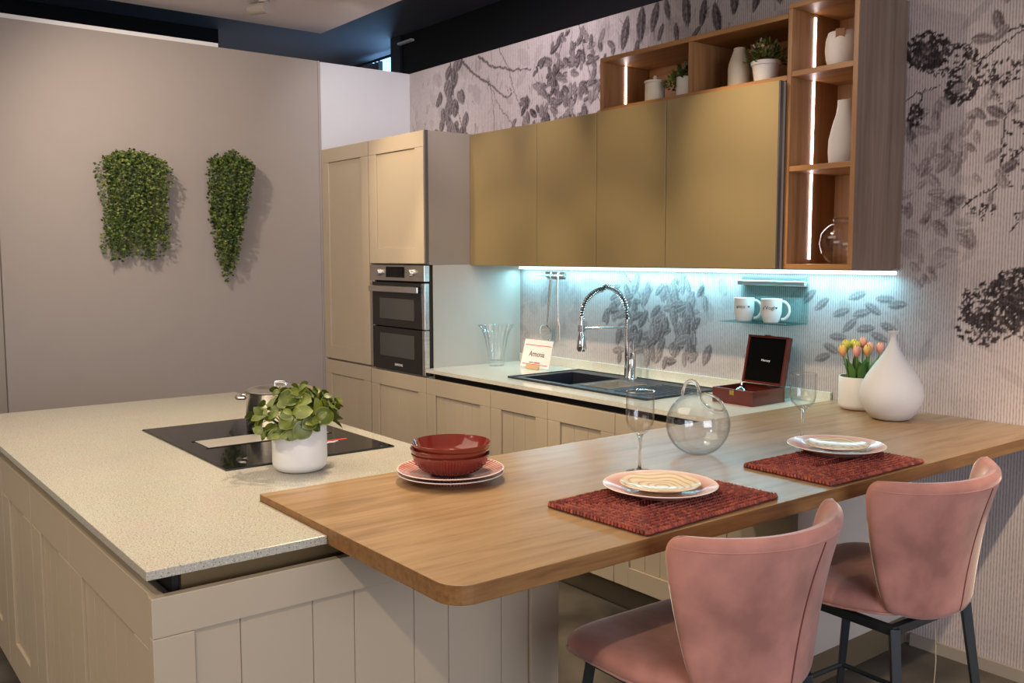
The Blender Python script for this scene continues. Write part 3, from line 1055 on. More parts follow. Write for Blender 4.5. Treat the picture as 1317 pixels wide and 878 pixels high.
# sink
sk = empty('sink', ((SX0 + SX1) / 2, -0.3, ZC), 'black composite sink with one big bowl, small steel bowl and ribbed drainer', 'sink')
zt, zb_ = ZC + 0.0065, ZC + 0.0005
mb = MB()
B1 = (1.835, 2.195, -0.495, -0.155)
B2 = (2.235, 2.420, -0.465, -0.215)
mb.box(SX0, SX1, SY0, B1[2], zb_, zt)
mb.box(SX0, SX1, B1[3], SY1, zb_, zt)
mb.box(SX0, B1[0], B1[2], B1[3], zb_, zt)
mb.box(B1[1], B2[0], B1[2], B1[3], zb_, zt)
mb.box(B2[1], SX1, B1[2], B1[3], zb_, zt)
mb.box(B2[0], B2[1], B1[2], B2[2], zb_, zt)
mb.box(B2[0], B2[1], B2[3], B1[3], zb_, zt)
part('deck', mb, 'sink_black', sk)
# raised rim
rim = MB()
for (x0, x1, y0, y1) in ((SX0, SX1, SY0, SY0 + .012), (SX0, SX1, SY1 - .012, SY1), (SX0, SX0 + .012, SY0, SY1), (SX1 - .012, SX1, SY0, SY1)):
    rim.box(x0, x1, y0, y1, zt, zt + .003)
part('rim', rim, 'sink_black', sk)


def bowl_box(B, depth, mat, nm):
    x0, x1, y0, y1 = B
    t = 0.006
    m = MB()
    z0 = zt - depth
    m.box(x0, x0 + t, y0, y1, z0, zt - .0005); m.box(x1 - t, x1, y0, y1, z0, zt - .0005)
    m.box(x0 + t, x1 - t, y0, y0 + t, z0, zt - .0005); m.box(x0 + t, x1 - t, y1 - t, y1, z0, zt - .0005)
    m.box(x0, x1, y0, y1, z0 - t, z0)
    return part(nm, m, mat, sk)


bowl_box(B1, 0.075, 'sink_black', 'bowl')
bowl_box(B2, 0.055, 'steel', 'steel_bowl')
rm = MB()
x0, x1, y0, y1 = B2
rm.tube([(x0, y0, zt + .001), (x1, y0, zt + .001), (x1, y1, zt + .001), (x0, y1, zt + .001)], 0.0035, 6, closed=True)
part('steel_rim', rm, 'chrome', sk, smooth=True)
for k in range(9):
    y = -0.47 + k * 0.038
    part('drainer_rib', box(2.47, 2.70, y, y + .012, zt, zt + .0018), 'sink_black', sk)

# worktop piece under bar end (oak bar continues) -----------------------------------------
# faucet
fc = empty('spring_faucet', (2.27, -0.13, zt), 'chrome spring-neck faucet with pull-down spray head behind the sink', 'faucet')
fx, fy = 2.205, -0.120
part('base', MB().lathe([(0, 0), (0.028, 0), (0.028, 0.008), (0.022, 0.014), (0.022, 0.09), (0.018, 0.105), (0.0, 0.105)], (fx + .02, fy, zt + .0004), 24), 'chrome', fc, smooth=True)
part('pole', MB().tube([(fx - .012, fy, zt + .003), (fx - .012, fy, 1.19)], 0.011, 14), 'chrome', fc, smooth=True)
lv = MB().tube([(fx + .028, fy, zt + .1), (fx + .03, fy, zt + .128)], 0.016, 14)
lv.tube([(fx + .03, fy, zt + .12), (fx + .034, fy - .004, zt + .19)], [0.005, 0.004], 8)
part('lever', lv, 'chrome', fc, smooth=True)
arc = []
hx, hy = fx - .012, fy - 0.300
for k in range(41):
    t = k / 40
    a = PI * t
    yy = (fy + hy) / 2 + (fy - hy) / 2 * math.cos(a)
    z = 1.19 + 0.150 * max(0, math.sin(a)) ** 0.9 + (0.025 * t)
    if t > .5:
        z = 1.2025 + 0.1375 * max(0, math.sin(a)) ** 0.9 + .0 * t
    arc.append(Vector((fx - .012, yy, z)))
part('hose', MB().tube(arc, 0.0062, 8), 'stool_metal', fc, smooth=True)
# helix round the arc
hel = []
turns = 40
for k in range(turns * 8 + 1):
    t = k / (turns * 8) * 40
    i = min(39, int(t))
    p = arc[i].lerp(arc[i + 1], t - i)
    tg = (arc[i + 1] - arc[i]).normalized()
    sx_ = Vector((1, 0, 0))
    nb = tg.cross(sx_).normalized()
    an = 2 * PI * k / 8
    hel.append(p + (sx_ * math.cos(an) + nb * math.sin(an)) * 0.0115)
part('spring', MB().tube(hel, 0.0024, 5), 'chrome', fc, smooth=True)
part('arm', MB().tube([(fx - .012, fy, 1.150), (fx - .012, hy, 1.160)], 0.006, 8), 'chrome', fc, smooth=True)
part('collar', MB().lathe([(0.009, 0), (0.017, 0), (0.017, 0.03), (0.009, 0.03)], (hx, hy, 1.145), 16, closed=True), 'chrome', fc, smooth=True)
part('spray_head', MB().lathe([(0, 0), (0.021, 0), (0.024, 0.012), (0.021, 0.05), (0.012, 0.085), (0.008, 0.10), (0.008, 0.165), (0, 0.165)], (hx, hy, 1.052), 20), 'chrome', fc, smooth=True)

# ---- gold wall cabinets
GX = [XT, 1.787, 2.225, 2.660, 3.232]
glab = ['smooth bronze-gold wall cabinet next to the tall oven tower', 'narrow bronze-gold wall cabinet, second from the oven tower',
        'narrow bronze-gold wall cabinet, third from the oven tower', 'widest bronze-gold wall cabinet beside the oak shelf column']
for i in range(4):
    x0, x1 = GX[i], GX[i + 1]
    g = empty('wall_cabinet', ((x0 + x1) / 2, -0.17, 1.448), glab[i], 'cabinet', None)
    part('body', box(x0 + .0005, x1 - .0005, -0.338, -0.003, 1.448, 2.158), 'carcass', g)
    d = part('door', box(x0 + .0018, x1 - .0018, -0.3616, -0.340, 1.448, 2.1588), 'gold', g, bevel=0.0015)
    if i == 3:
        part('edge_strip', box(x1 - .0008, x1 + .0035, -0.360, -0.340, 1.448, 2.158), 'gold_edge', g)

# ---- oak shelving: horizontal niche box above, tall column at right
sb = empty('oak_niche_shelf', (2.72, -0.16, 2.1605), 'long oak open shelf box on top of the gold cabinets', 'shelf')
T = 0.02
part('bottom_board', box(2.205, 3.236, -0.323, -0.003, 2.1605, 2.1805), 'oak_x', sb, bevel=0.0008)
part('top_board', box(2.205, 3.236, -0.323, -0.003, 2.390, 2.410), 'oak_x', sb, bevel=0.0008)
part('side_board', box(2.205, 2.225, -0.322, -0.003, 2.181, 2.3895), 'oak_z', sb, bevel=0.0008)
part('divider', box(2.742, 2.765, -0.322, -0.018, 2.181, 2.3895), 'oak_z', sb, bevel=0.0008)
part('back_board', box(2.2255, 3.236, -0.017, -0.004, 2.181, 2.3895), 'oak_x', sb)
part('led_strip', box(2.2252, 2.2282, -0.181, -0.173, 2.185, 2.386), 'led_white', sb)
tcx0, tcx1 = 3.237, 3.5348
tsf = empty('oak_shelf_column', (3.386, -0.16, 1.448), 'tall oak open shelf column with three lit niches', 'shelf')
part('side_board', box(tcx0, tcx0 + .018, -0.323, -0.003, 1.4675, 2.4235), 'oak_z', tsf, bevel=0.0008)
part('side_board', box(tcx1 - T, tcx1 - .0012, -0.323, -0.003, 1.4675, 2.4235), 'oak_z', tsf, bevel=0.0008)
part('outer_facing', box(tcx1 - .001, tcx1, -0.322, -0.003, 1.448, 2.443), 'oak_side', tsf)
part('top_board', box(tcx0, tcx1 - .0012, -0.323, -0.003, 2.424, 2.443), 'oak_x', tsf, bevel=0.0008)
part('bottom_board', box(tcx0, tcx1 - .0012, -0.323, -0.003, 1.448, 1.467), 'oak_x', tsf, bevel=0.0008)
for z in (2.172, 1.818):
    part('shelf_board', box(tcx0 + .0185, tcx1 - T - .0005, -0.321, -0.018, z, z + .020), 'oak_x', tsf, bevel=0.0008)
part('back_board', box(tcx0 + .0185, tcx1 - T - .0005, -0.017, -0.004, 1.4675, 2.4235), 'oak_z', tsf)
for z0, z1 in ((1.485, 1.816), (1.84, 2.170), (2.194, 2.41)):
    part('led_strip', box(tcx0 + .0182, tcx0 + .0215, -0.184, -0.175, z0, z1), 'led_white', tsf)

# ---- under-cabinet LED profile
ul = empty('under_cabinet_light', (2.4, -0.03, 1.425), 'long cyan-white LED light bar under the wall cabinets', 'lamp')
part('diffuser', box(1.235, 3.532, -0.040, -0.012, 1.4245, 1.4395), 'led_cyan', ul, bevel=0.003)
part('housing', box(1.235, 3.532, -0.044, -0.006, 1.440, 1.4475), 'steel', ul)
lo = light_area('led_bar_light', (2.38, -0.055, 1.423), (2.38, -0.075, 0.9), 2.28, 0.03, 9.5, (0.30, 0.80, 1.0))
lo.rotation_euler = (R(0), 0, 0)

# ---- glass shelf with mugs, rail of utensils
gs = empty('glass_wall_shelf', (2.965, -0.01, 1.218), 'small glass shelf with steel rail hanging under the LED bar', 'shelf')
part('rail', box(2.79, 3.137, -0.034, -0.012, 1.372, 1.392), 'steel', gs, bevel=0.002)
part('rail_mount', box(2.80, 3.13, -0.012, -0.002, 1.37, 1.412), 'steel', gs)
part('back_glass', box(2.795, 3.140, -0.0115, -0.0070, 1.212, 1.369), 'shelf_glass', gs)
part('shelf_glass', box(2.795, 3.140, -0.155, -0.012, 1.213, 1.2185), 'shelf_glass', gs)
part('lip', MB().box(3.03, 3.138, -0.155, -0.151, 1.2195, 1.2225), 'steel', gs)


def mug(x, y, z, ang, word, label):
    e = empty('mug', (x, y, z), label, 'mug', 'white mugs on the glass shelf')
    prof = [(0, 0), (0.030, 0), (0.034, 0.006), (0.043, 0.040), (0.044, 0.096), (0.0435, 0.0985), (0.041, 0.097), (0.040, 0.045), (0.030, 0.010), (0, 0.008)]
    part('body', MB().lathe(prof, n=32), 'ceramic', e, world=False, smooth=True)
    hp = []
    for k in range(17):
        a = -1.25 + 2.5 * k / 16
        rr_ = 0.040 + 0.034 * math.cos(a)
        z_ = 0.050 + 0.034 * math.sin(a) * 1.15
        hp.append((rr_ * math.cos(ang), rr_ * math.sin(ang), z_))
    hp = [((0.0415) * math.cos(ang), (0.0415) * math.sin(ang), hp[0][2])] + hp + [((0.0415) * math.cos(ang), (0.0415) * math.sin(ang), hp[-1][2])]
    part('handle', MB().tube(hp, 0.0062, 10), 'ceramic', e, world=False, smooth=True)
    me_ = text_mesh('lettering', word, 0.022, 'ink', None, Matrix.Identity(4))
    a0 = ang - R(98)
    for v in me_.vertices:
        th = a0 + v.co.x / 0.0445
        rad_ = 0.0446 + v.co.z * 0.5
        v.co = Vector((rad_ * math.cos(th), rad_ * math.sin(th), 0.062 + v.co.y))
    link('lettering', me_, 'ink', e, world=False)
    hb = MB()
    hv = []
    for k in range(24):
        t = 2 * PI * k / 24
        hv.append((16 * math.sin(t) ** 3, 13 * math.cos(t) - 5 * math.cos(2 * t) - 2 * math.cos(3 * t) - math.cos(4 * t)))
    for dr_ in (0.0447, 0.0440):
        for (hx_, hz_) in hv:
            th = a0 + (hx_ * 0.00033 + 0.034) / 0.0445
            hb.v.append((dr_ * math.cos(th), dr_ * math.sin(th), 0.062 + hz_ * 0.00033))
    hb.f.append(tuple(range(24)))
    hb.f.append(tuple(range(47, 23, -1)))
    part('heart', hb, 'ink', e, world=False)
    return e


mug(2.872, -0.085, 1.2187, R(28), 'anto:', 'white mug with dark lettering and heart, left one on the glass shelf')
mug(3.010, -0.080, 1.2187, R(28), 'y\'Vogl', 'white mug with dark lettering and heart, right one on the glass shelf')

# utensil rail
ur = empty('utensil_rail', (1.51, -0.01, 1.39), 'small chrome hook rail under the LED bar near the tower', 'rail')
part('bracket', box(1.44, 1.60, -0.012, -0.002, 1.382, 1.412), 'chrome', ur)
part('bar', MB().tube([(1.40, -0.034, 1.392), (1.61, -0.034, 1.392)], 0.004, 8), 'chrome', ur, smooth=True)
part('post', MB().box(1.47, 1.48, -0.032, -0.013, 1.388, 1.396).box(1.56, 1.57, -0.032, -0.013, 1.388, 1.396), 'chrome', ur)
sm = empty('skimmer', (1.49, -0.04, 1.05), 'round steel wire skimmer hanging on the hook rail', 'utensil')
hk = MB().tube([(1.525, -0.034, 1.404), (1.525, -0.042, 1.408), (1.525, -0.047, 1.398), (1.524, -0.045, 1.37)], 0.0025, 6)
part('hook', hk, 'steel', sm, smooth=True)
part('handle', MB().tube([(1.524, -0.045, 1.37), (1.51, -0.045, 1.25), (1.495, -0.045, 1.12)], [0.008, 0.007, 0.004], 8), 'steel', sm, smooth=True)
ring = [(1.485 + 0.046 * math.cos(a), -0.045 - 0.01 * math.sin(a), 1.075 + 0.046 * math.sin(a)) for a in [2 * PI * k / 28 for k in range(28)]]
part('ring', MB().tube(ring, 0.0042, 6, closed=True), 'chrome', sm, smooth=True)
mb = MB()
for k in range(-8, 9):
    q = k * 0.0054
    h = math.sqrt(max(0, 0.045 ** 2 - q * q))
    mb.tube([(1.485 + q, -0.045, 1.075 - h), (1.485 + q, -0.045, 1.075 + h)], 0.0015, 4)
    mb.tube([(1.485 - h, -0.046, 1.075 + q), (1.485 + h, -0.046, 1.075 + q)], 0.0015, 4)
tag(part('wire_mesh', mb, 'steel', sm), kind='stuff')
fk = empty('serving_fork', (1.59, -0.04, 0.98), 'long steel serving fork hanging beside the skimmer', 'utensil')
part('handle', MB().tube([(1.585, -0.034, 1.404), (1.585, -0.045, 1.406), (1.585, -0.046, 1.37), (1.588, -0.045, 1.16)], [0.0025, 0.0025, 0.007, 0.005], 8), 'steel', fk, smooth=True)
mb = MB()
for q in (-.016, 0, .016):
    mb.tube([(1.588, -0.045, 1.16), (1.588 + q, -0.046, 1.12), (1.588 + q * 1.1, -0.046, 1.03)], [0.004, 0.004, 0.002], 6)
part('tines', mb, 'steel', fk, smooth=True)

# ================================================================== ISLAND
IX0, IX1, IY0, IY1 = 1.402, 3.631, -2.8503, -1.7944
BX0, BX1, BY0 = 3.263, 4.117, -2.465
ZB = 0.910
poly = [(IX0, IY0), (IX1, IY0), (IX1, BY0 - .001), (BX0 - .001, BY0 - .001), (BX0 - .001, IY1), (IX0, IY1)]
tag(part('island_worktop', MB().prism(poly, 0.8735, ZC), 'stone', bevel=0.0015), 'cream speckled stone worktop on the island', 'worktop')

isl = empty('island', (2.5, -2.3, 0.0), 'taupe kitchen island with framed plank fronts under the stone top', 'island')
part('carcass', box(1.42, 3.598, -2.806, -1.815, 0.10, 0.81), 'carcass', isl)
part('grip_profile', box(1.46, 3.56, -2.78, -1.84, 0.8105, 0.8705), 'dark_gap', isl)
part('bronze_profile', box(3.561, 3.572, -2.765, -1.84, 0.8105, 0.8705), 'bronze', isl)
part('plinth', box(1.45, 3.55, -2.76, -1.85, 0.0, 0.099), 'plinth', isl)
# door fronts facing -Y
for (x0, x1, n) in ((2.896, 3.575, 5), (2.426, 2.894, 3), (1.957, 2.424, 3), (1.42, 1.955, 4)):
    shaker_door(isl, x0, x1, 0.102, 0.828, -2.830, 0.118, planks=n, depth=0.022, rec=0.008)
# end panel facing +X
ep = MB()
ex0, ex1 = 3.600, 3.622
ep.box(ex0, ex1, -2.840, -1.79, 0.750, 0.832)
ep.box(ex0, ex1, -2.840, -2.757, 0.10, 0.7494)
ep.box(ex0, ex1, -1.886, -1.79, 0.10, 0.7494)
ep.box(ex0, ex1, -2.7565, -1.8865, 0.10, 0.185)
e_ = part('end_panel', ep, 'lacquer', isl, bevel=0.0018)
ys = [-2.7560, -2.659, -2.495, -2.393, -2.235, -2.137, -1.975, -1.887]
for a, b_ in zip(ys, ys[1:]):
    part('plank', box(ex0, ex1 - .009, a + .0006, b_ - .0006, 0.186, 0.7488), 'lacquer', e_, bevel=0.0014, seg=1)
part('corner_post', box(3.577, 3.5990, -2.836, -2.807, 0.10, 0.830), 'lacquer', isl, bevel=0.002)

# hob
HX0, HX1, HY0, HY1 = 2.122, 2.898, -2.411, -1.864
hob = empty('induction_hob', (2.51, -2.14, ZC), 'black glass induction hob with steel centre vent on the island', 'hob')
part('glass_plate', box(HX0, HX1, HY0, HY1, ZC + .0004, ZC + .006), 'black_glass', hob, bevel=0.001)
part('vent_strip', box(2.455, 2.580, -2.345, -1.93, ZC + .0062, ZC + .0085), 'vent_steel', hob, bevel=0.001)
part('vent_surround', MB().box(2.447, 2.4545, -2.353, -1.922, ZC + .0062, ZC + .0075).box(2.5805, 2.588, -2.353, -1.922, ZC + .0062, ZC + .0075), 'black', hob)
for q in (HX0 - .002, HX1 + .0004):
    part('edge_trim', box(q, q + .0016, HY0 - .002, HY1 + .002, ZC + .0004, ZC + .005), 'stool_metal', hob)
part('red_label', box(2.70, 2.715, -2.02, -1.93, ZC + .0061, ZC + .0065), 'red_ink', hob)
part('white_label', MB().box(2.722, 2.728, -2.02, -1.97, ZC + .0061, ZC + .0065).box(2.733, 2.739, -2.02, -1.985, ZC + .0061, ZC + .0065), 'white_ink', hob)

# bar
rad = 0.055
bp_ = [(BX0, BY0), ]
for k in range(9):
    a = -PI / 2 + (PI / 2) * k / 8
    bp_.append((BX1 - rad + rad * math.cos(a), BY0 + rad + rad * math.sin(a)))
bp_ += [(BX1, -0.002), (BX0, -0.002)]
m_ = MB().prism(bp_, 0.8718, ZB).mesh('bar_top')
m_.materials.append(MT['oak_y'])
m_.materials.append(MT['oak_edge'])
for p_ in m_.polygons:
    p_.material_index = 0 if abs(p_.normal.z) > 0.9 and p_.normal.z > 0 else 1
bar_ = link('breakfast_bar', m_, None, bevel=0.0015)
tag(bar_, 'long oak breakfast bar top running from the island to the papered wall', 'worktop')


# ================================================================== OBJECTS ON THE ISLAND
def round_pot(name, r, h, mat, parent, loc=(0, 0, 0), rb=0.02, t=0.005):
    prof = [(0, 0), (r - rb, 0)]
    for k in range(1, 7):
        a = -PI / 2 + PI / 2 * k / 6
        prof.append((r - rb + rb * math.cos(a), rb + rb * math.sin(a)))
    prof += [(r, h - .002), (r - .0015, h), (r - t + .001, h), (r - t, h - .003), (r - t, h * .8), (0, h * .8)]
    return part(name, MB().lathe(prof, loc, 40), mat, parent, world=False, smooth=True)


def leaf_mesh(name, L, Wd, n=6, fold=0.18, curl=0.15, margin=False, tip=1.0):
    """round or pointed leaf along +X from the origin, thick enough to be solid to the eye"""
    mb = MB()
    rows = []
    for i in range(n + 1):
        t = i / n
        hw = Wd / 2 * (math.sin(PI * min(1, t) ** 0.85) ** (0.62 if tip < 1 else 0.8)) if 0 < i < n else 0.0
        x = L * t
        z = curl * L * (t - t * t) * 1.6 - curl * L * t * t * 0.6
        row = []
        for s_ in ((-1, -.84, 0, .84, 1) if margin else (-1, 0, 1)):
            row.append(len(mb.v))
            mb.v.append((x, hw * s_, z + abs(s_) * hw * fold))
        rows.append(row)
    for A, B in zip(rows, rows[1:]):
        for k in range(len(A) - 1):
            mb.f.append((A[k], A[k + 1], B[k + 1], B[k]))
    me_ = bpy.data.meshes.new(name)
    me_.from_pydata(mb.v, [], mb.f)
    me_.polygons.foreach_set('use_smooth', [True] * len(me_.polygons))
    if margin:
        at = me_.attributes.new('margin', 'FLOAT', 'POINT')
        vals = []
        for i in range(n + 1):
            for s_ in (-1, -.84, 0, .84, 1):
                vals.append(1.0 if abs(s_) == 1 or i == n else (0.35 if s_ == 0 else 0.0))
        at.data.foreach_set('value', vals)
    me_.update()
    return me_


# front potted plant with round variegated leaves
pp = empty('potted_plant', (3.005, -2.235, ZC + .0003), 'bushy green round-leaved plant in a white pot on the island', 'plant')
round_pot('pot', 0.077, 0.132, 'ceramic', pp, rb=0.026)
part('soil', MB().lathe([(0, 0.118), (0.071, 0.116)], n=24), 'soil', pp, world=False)
leaf_v = [leaf_mesh('round_leaf_%d' % k, L, W_, 6, .12, .14, True, .9) for k, (L, W_) in enumerate([(0.053, 0.048), (0.042, 0.038), (0.030, 0.022)])]
for m_ in leaf_v:
    m_.materials.append(MT['round_leaf'])
random.seed(21)
stm = MB()
for k in range(34):
    az = k * 2.39996 + random.uniform(-.2, .2)
    el = R(random.choice([88, 78, 66, 52, 40, 25, 12]) + random.uniform(-8, 8))
    ln = random.uniform(0.095, 0.128)
    base = Vector((0.035 * math.cos(az), 0.035 * math.sin(az), 0.118))
    dirv = Vector((math.cos(az) * math.cos(el), math.sin(az) * math.cos(el), math.sin(el)))
    tip_ = base + dirv * ln * 0.85 + Vector((0, 0, 0.012 - 0.02 * math.cos(el)))
    mid = base.lerp(tip_, .5) + Vector((0, 0, .014))
    stm.tube([base, mid, tip_], [0.0022, 0.0018, 0.0012], 5)
    for j, (pos, sc, kk) in enumerate([(tip_, 1.0, 2), (tip_, 1.0, 2), (tip_.lerp(mid, .35), 1.0, random.choice([0, 0, 1])), (tip_.lerp(mid, .5), 1.0, random.choice([0, 1])), (mid, .95, random.choice([0, 1]))]):
        lf = link('leaf', leaf_v[kk], None, pp, world=False)
        a2 = az + (random.uniform(-.5, .5) if j > 1 else (j - .5) * 1.6) + (PI / 2 * (1 if j % 2 else -1) * (.8 if j > 1 else .1))
        e2 = random.uniform(-.25, .75) if j < 2 else random.uniform(-.65, .35)
        d2 = Vector((math.cos(a2) * math.cos(e2), math.sin(a2) * math.cos(e2), math.sin(e2)))
        out = Vector((math.cos(az), math.sin(az), .8)) + Vector((random.uniform(-.5, .5), random.uniform(-.5, .5), 0))
        yv = out.cross(d2).normalized()
        zv = d2.cross(yv).normalized()
        Mx = Matrix((d2, yv, zv)).transposed().to_4x4()
        Mx.translation = pos
        lf.matrix_local = Mx @ Matrix.Scale(sc * random.uniform(.85, 1.15), 4)
part('stems', stm, 'stem', pp, world=False, smooth=True)

# saucepan
sp = empty('stock_pot', (2.43, -2.085, ZC + .0065), 'stainless steel stock pot with lid on the hob behind the plant', 'pot')
sp.location = (2.395, -2.02, ZC + .0088)
r_ = 0.118
part('body', MB().lathe([(0, 0), (r_ - .004, 0), (r_, .004), (r_, 0.128), (r_ + .002, 0.131), (r_ - .002, 0.131), (r_ - .004, 0.006), (0, 0.006)], n=48), 'steel', sp, world=False, smooth=True)
lid = part('lid', MB().lathe([(0, .1305), (r_ - .001, .1320), (r_ + .002, .1335), (r_ - .008, .139), (0.05, .149), (0, .151)], n=48), 'steel', sp, world=False, smooth=True)
kb = [(0.020 * math.cos(PI * k / 10), 0, 0.149 + 0.013 * math.sin(PI * k / 10) ** .4) for k in range(11)]
kbm = MB().tube(kb, 0.005, 8)
km = kbm.mesh('lid_handle', True)
km.transform(Matrix.Rotation(R(52), 4, 'Z'))
link('lid_handle', km, 'chrome', lid, world=False)
for a in (R(52 + 180), R(52)):
    hb = MB()
    c_, s_ = math.cos(a), math.sin(a)
    pts = []
    for k in range(13):
        q = -PI / 2 + PI * k / 12
        rad_ = r_ + 0.038 * max(0, math.cos(q)) ** .5 - .003
        off = 0.034 * math.sin(q)
        pts.append((rad_ * c_ - off * s_, rad_ * s_ + off * c_, 0.108))
    hb.tube(pts, 0.0062, 8)
    part('handle', hb, 'steel', sp, world=False, smooth=True)


# plates and bowls
def plate_prof(r, h=0.022, foot=0.55, t=0.004):
    return [(0, 0.0), (r * foot, 0.0), (r * foot + .004, 0.003), (r * .80, h * .55), (r - .002, h - .002), (r, h), (r - .0015, h + .0012), (r - .006, h), (r * .78, h * .55 + t * .7), (r * foot, t + .002), (0, t)]


def plate(name, loc, r, mat, label, cat='plate', group=None, h=0.022, tilt=(0, 0), spin=0.0):
    o = part(name, MB().lathe(plate_prof(r, h), n=56), mat, smooth=True, loc=loc)
    o.rotation_euler = (tilt[0], tilt[1], spin)
    tag(o, label, cat, group)
    return o


sxy = (3.432, -2.005)
plate('dinner_plate', (*sxy, ZB + .0003), 0.142, 'plate_spokes', 'red and white rayed dinner plate, lower one under the red bowls')
plate('dinner_plate', (sxy[0] - .001, sxy[1], ZB + .0105), 0.142, 'plate_spokes', 'red and white rayed dinner plate, upper one right under the red bowls', spin=.2)


def red_bowl(loc, label, spin):
    n_ = 96
    prof = [(0, 0.0), (0.048, 0.0), (0.052, 0.003), (0.075, 0.012), (0.094, 0.030), (0.1035, 0.052), (0.1045, 0.056), (0.103, 0.057), (0.1005, 0.053), (0.091, 0.032), (0.073, 0.0155), (0.050, 0.0075), (0, 0.0065)]
    mb_ = MB()
    cnt = [0]

    def wob(a, z, c=cnt):
        return 1.0
    rings = []
    for i, (r, z) in enumerate(prof):
        if r == 0:
            rings.append([len(mb_.v)]); mb_.v.append((0, 0, z)); continue
        ring_ = []
        for k in range(n_):
            a = 2 * PI * k / n_
            q = r + (0.0009 * (1 if k % 2 else -1) if 2 <= i <= 4 else 0)
            ring_.append(len(mb_.v)); mb_.v.append((q * math.cos(a), q * math.sin(a), z))
        rings.append(ring_)
    for A, B in zip(rings, rings[1:]):
        for k in range(n_):
            j = (k + 1) % n_
            if len(A) == 1:
                mb_.f.append((A[0], B[j], B[k]))
            elif len(B) == 1:
                mb_.f.append((A[k], A[j], B[0]))
            else:
                mb_.f.append((A[k], A[j], B[j], B[k]))
    o = part('red_bowl', mb_, 'red_glaze', smooth=True, loc=loc)
    o.rotation_euler = (0, 0, spin)
    tag(o, label, 'bowl', 'stacked red bowls')


z0 = ZB + .0165
red_bowl((3.431, -2.004, z0), 'glossy brick red ribbed bowl, bottom of the stack of three', 0)
red_bowl((3.429, -2.006, z0 + .0145), 'glossy brick red bowl, middle of the stack of three', .3)
red_bowl((3.432, -2.003, z0 + .0290), 'glossy brick red bowl, top of the stack of three', .7)


# braided placemats
def placemat(cx, cy, sx_, sy_, label, seed):
    rnd = random.Random(seed)
    V, F, C = [], [], []
    step = 0.0165
    hx_, hy_ = sx_ / 2, sy_ / 2
    nr = int(hx_ / step)
    for r in range(nr):
        ax, ay = hx_ - r * step - step / 2, hy_ - r * step - step / 2
        per = [((-ax, -ay), (ax, -ay)), ((ax, -ay), (ax, ay)), ((ax, ay), (-ax, ay)), ((-ax, ay), (-ax, -ay))]
        for (p, q) in per:
            dx, dy = q[0] - p[0], q[1] - p[1]
            ln = math.hypot(dx, dy)
            if ln < .004:
                continue
            ux, uy = dx / ln, dy / ln
            n = max(1, int(ln / 0.0105))
            for k in range(n):
                for side in (-1, 1):
                    t_ = (k + .5 + (.25 if side > 0 else -.25)) * ln / n
                    px = p[0] + ux * t_ - uy * side * step * .24
                    py = p[1] + uy * t_ + ux * side * step * .24
                    an = math.atan2(uy, ux) + side * 0.62 + rnd.uniform(-.15, .15)
                    L_, W_, H_ = 0.0092, 0.0041, 0.0056
                    zc_ = 0.0066 + rnd.uniform(-.0006, .0009)
                    b0 = len(V)
                    ca_, sa_ = math.cos(an), math.sin(an)
                    for (lx, ly, lz) in ((-1, 0, -.3), (1, 0, -.3), (-.45, -1, -.2), (.45, -1, -.2), (-.45, 1, -.2), (.45, 1, -.2), (-.5, 0, 1), (.5, 0, 1), (0, 0, -1)):
                        x_, y_ = lx * L_, ly * W_
                        V.append((px + x_ * ca_ - y_ * sa_, py + x_ * sa_ + y_ * ca_, zc_ + lz * H_))
                    for f_ in ((0, 2, 6), (2, 3, 7, 6), (3, 1, 7), (1, 5, 7), (5, 4, 6, 7), (4, 0, 6), (0, 8, 2), (2, 8, 3), (3, 8, 1), (1, 8, 5), (5, 8, 4), (4, 8, 0)):
                        F.append(tuple(b0 + i for i in f_))
                    u_ = rnd.random()
                    c = (0.12 + .22 * u_, 0.020 + .055 * u_ * u_, 0.010 + .022 * u_)
                    if rnd.random() < .0:
                        c = (0.38, 0.22, 0.10)
                    C += [(*c, 1)] * 9
    e = empty('placemat', (cx, cy, ZB + .0004), label, 'placemat', 'braided placemats on the bar')
    me_ = bpy.data.meshes.new('braid')
    me_.from_pydata(V, [], F)
    a_ = me_.color_attributes.new('tint', 'FLOAT_COLOR', 'POINT')
    a_.data.foreach_set('color', [x for c in C for x in c])
    me_.update()
    o = link('braid', me_, 'straw', e, world=False)
    o['kind'] = 'stuff'
    ub = box(-hx_ + .004, hx_ - .004, -hy_ + .004, hy_ - .004, .0006, .0045)
    part('backing', ub, 'piping', e, world=False)
    return e


m1 = placemat(3.945, -1.735, 0.315, 0.488, 'rust red braided straw placemat at the nearer stool', 5)
m1.rotation_euler = (0, 0, R(2.5))
m2 = placemat(3.965, -1.062, 0.288, 0.455, 'dark red braided straw placemat at the farther stool, towards the wall', 9)
m2.rotation_euler = (0, 0, R(-.5))
ZM = ZB + .0132
plate('dinner_plate', (3.908, -1.712, ZM), 0.140, 'plate_band', 'pink-banded dinner plate on the nearer placemat', h=0.024)
plate('side_plate', (3.908, -1.712, ZM + .0115), 0.098, 'plate_waves', 'cream wavy side plate on the nearer dinner plate', h=0.016)
plate('dinner_plate', (3.898, -0.952, ZM), 0.140, 'plate_band', 'pink-banded dinner plate on the farther placemat', h=0.024, spin=1.9)
plate('side_plate', (3.898, -0.952, ZM + .0115), 0.092, 'plate_waves', 'cream wavy side plate on the farther dinner plate', h=0.014)


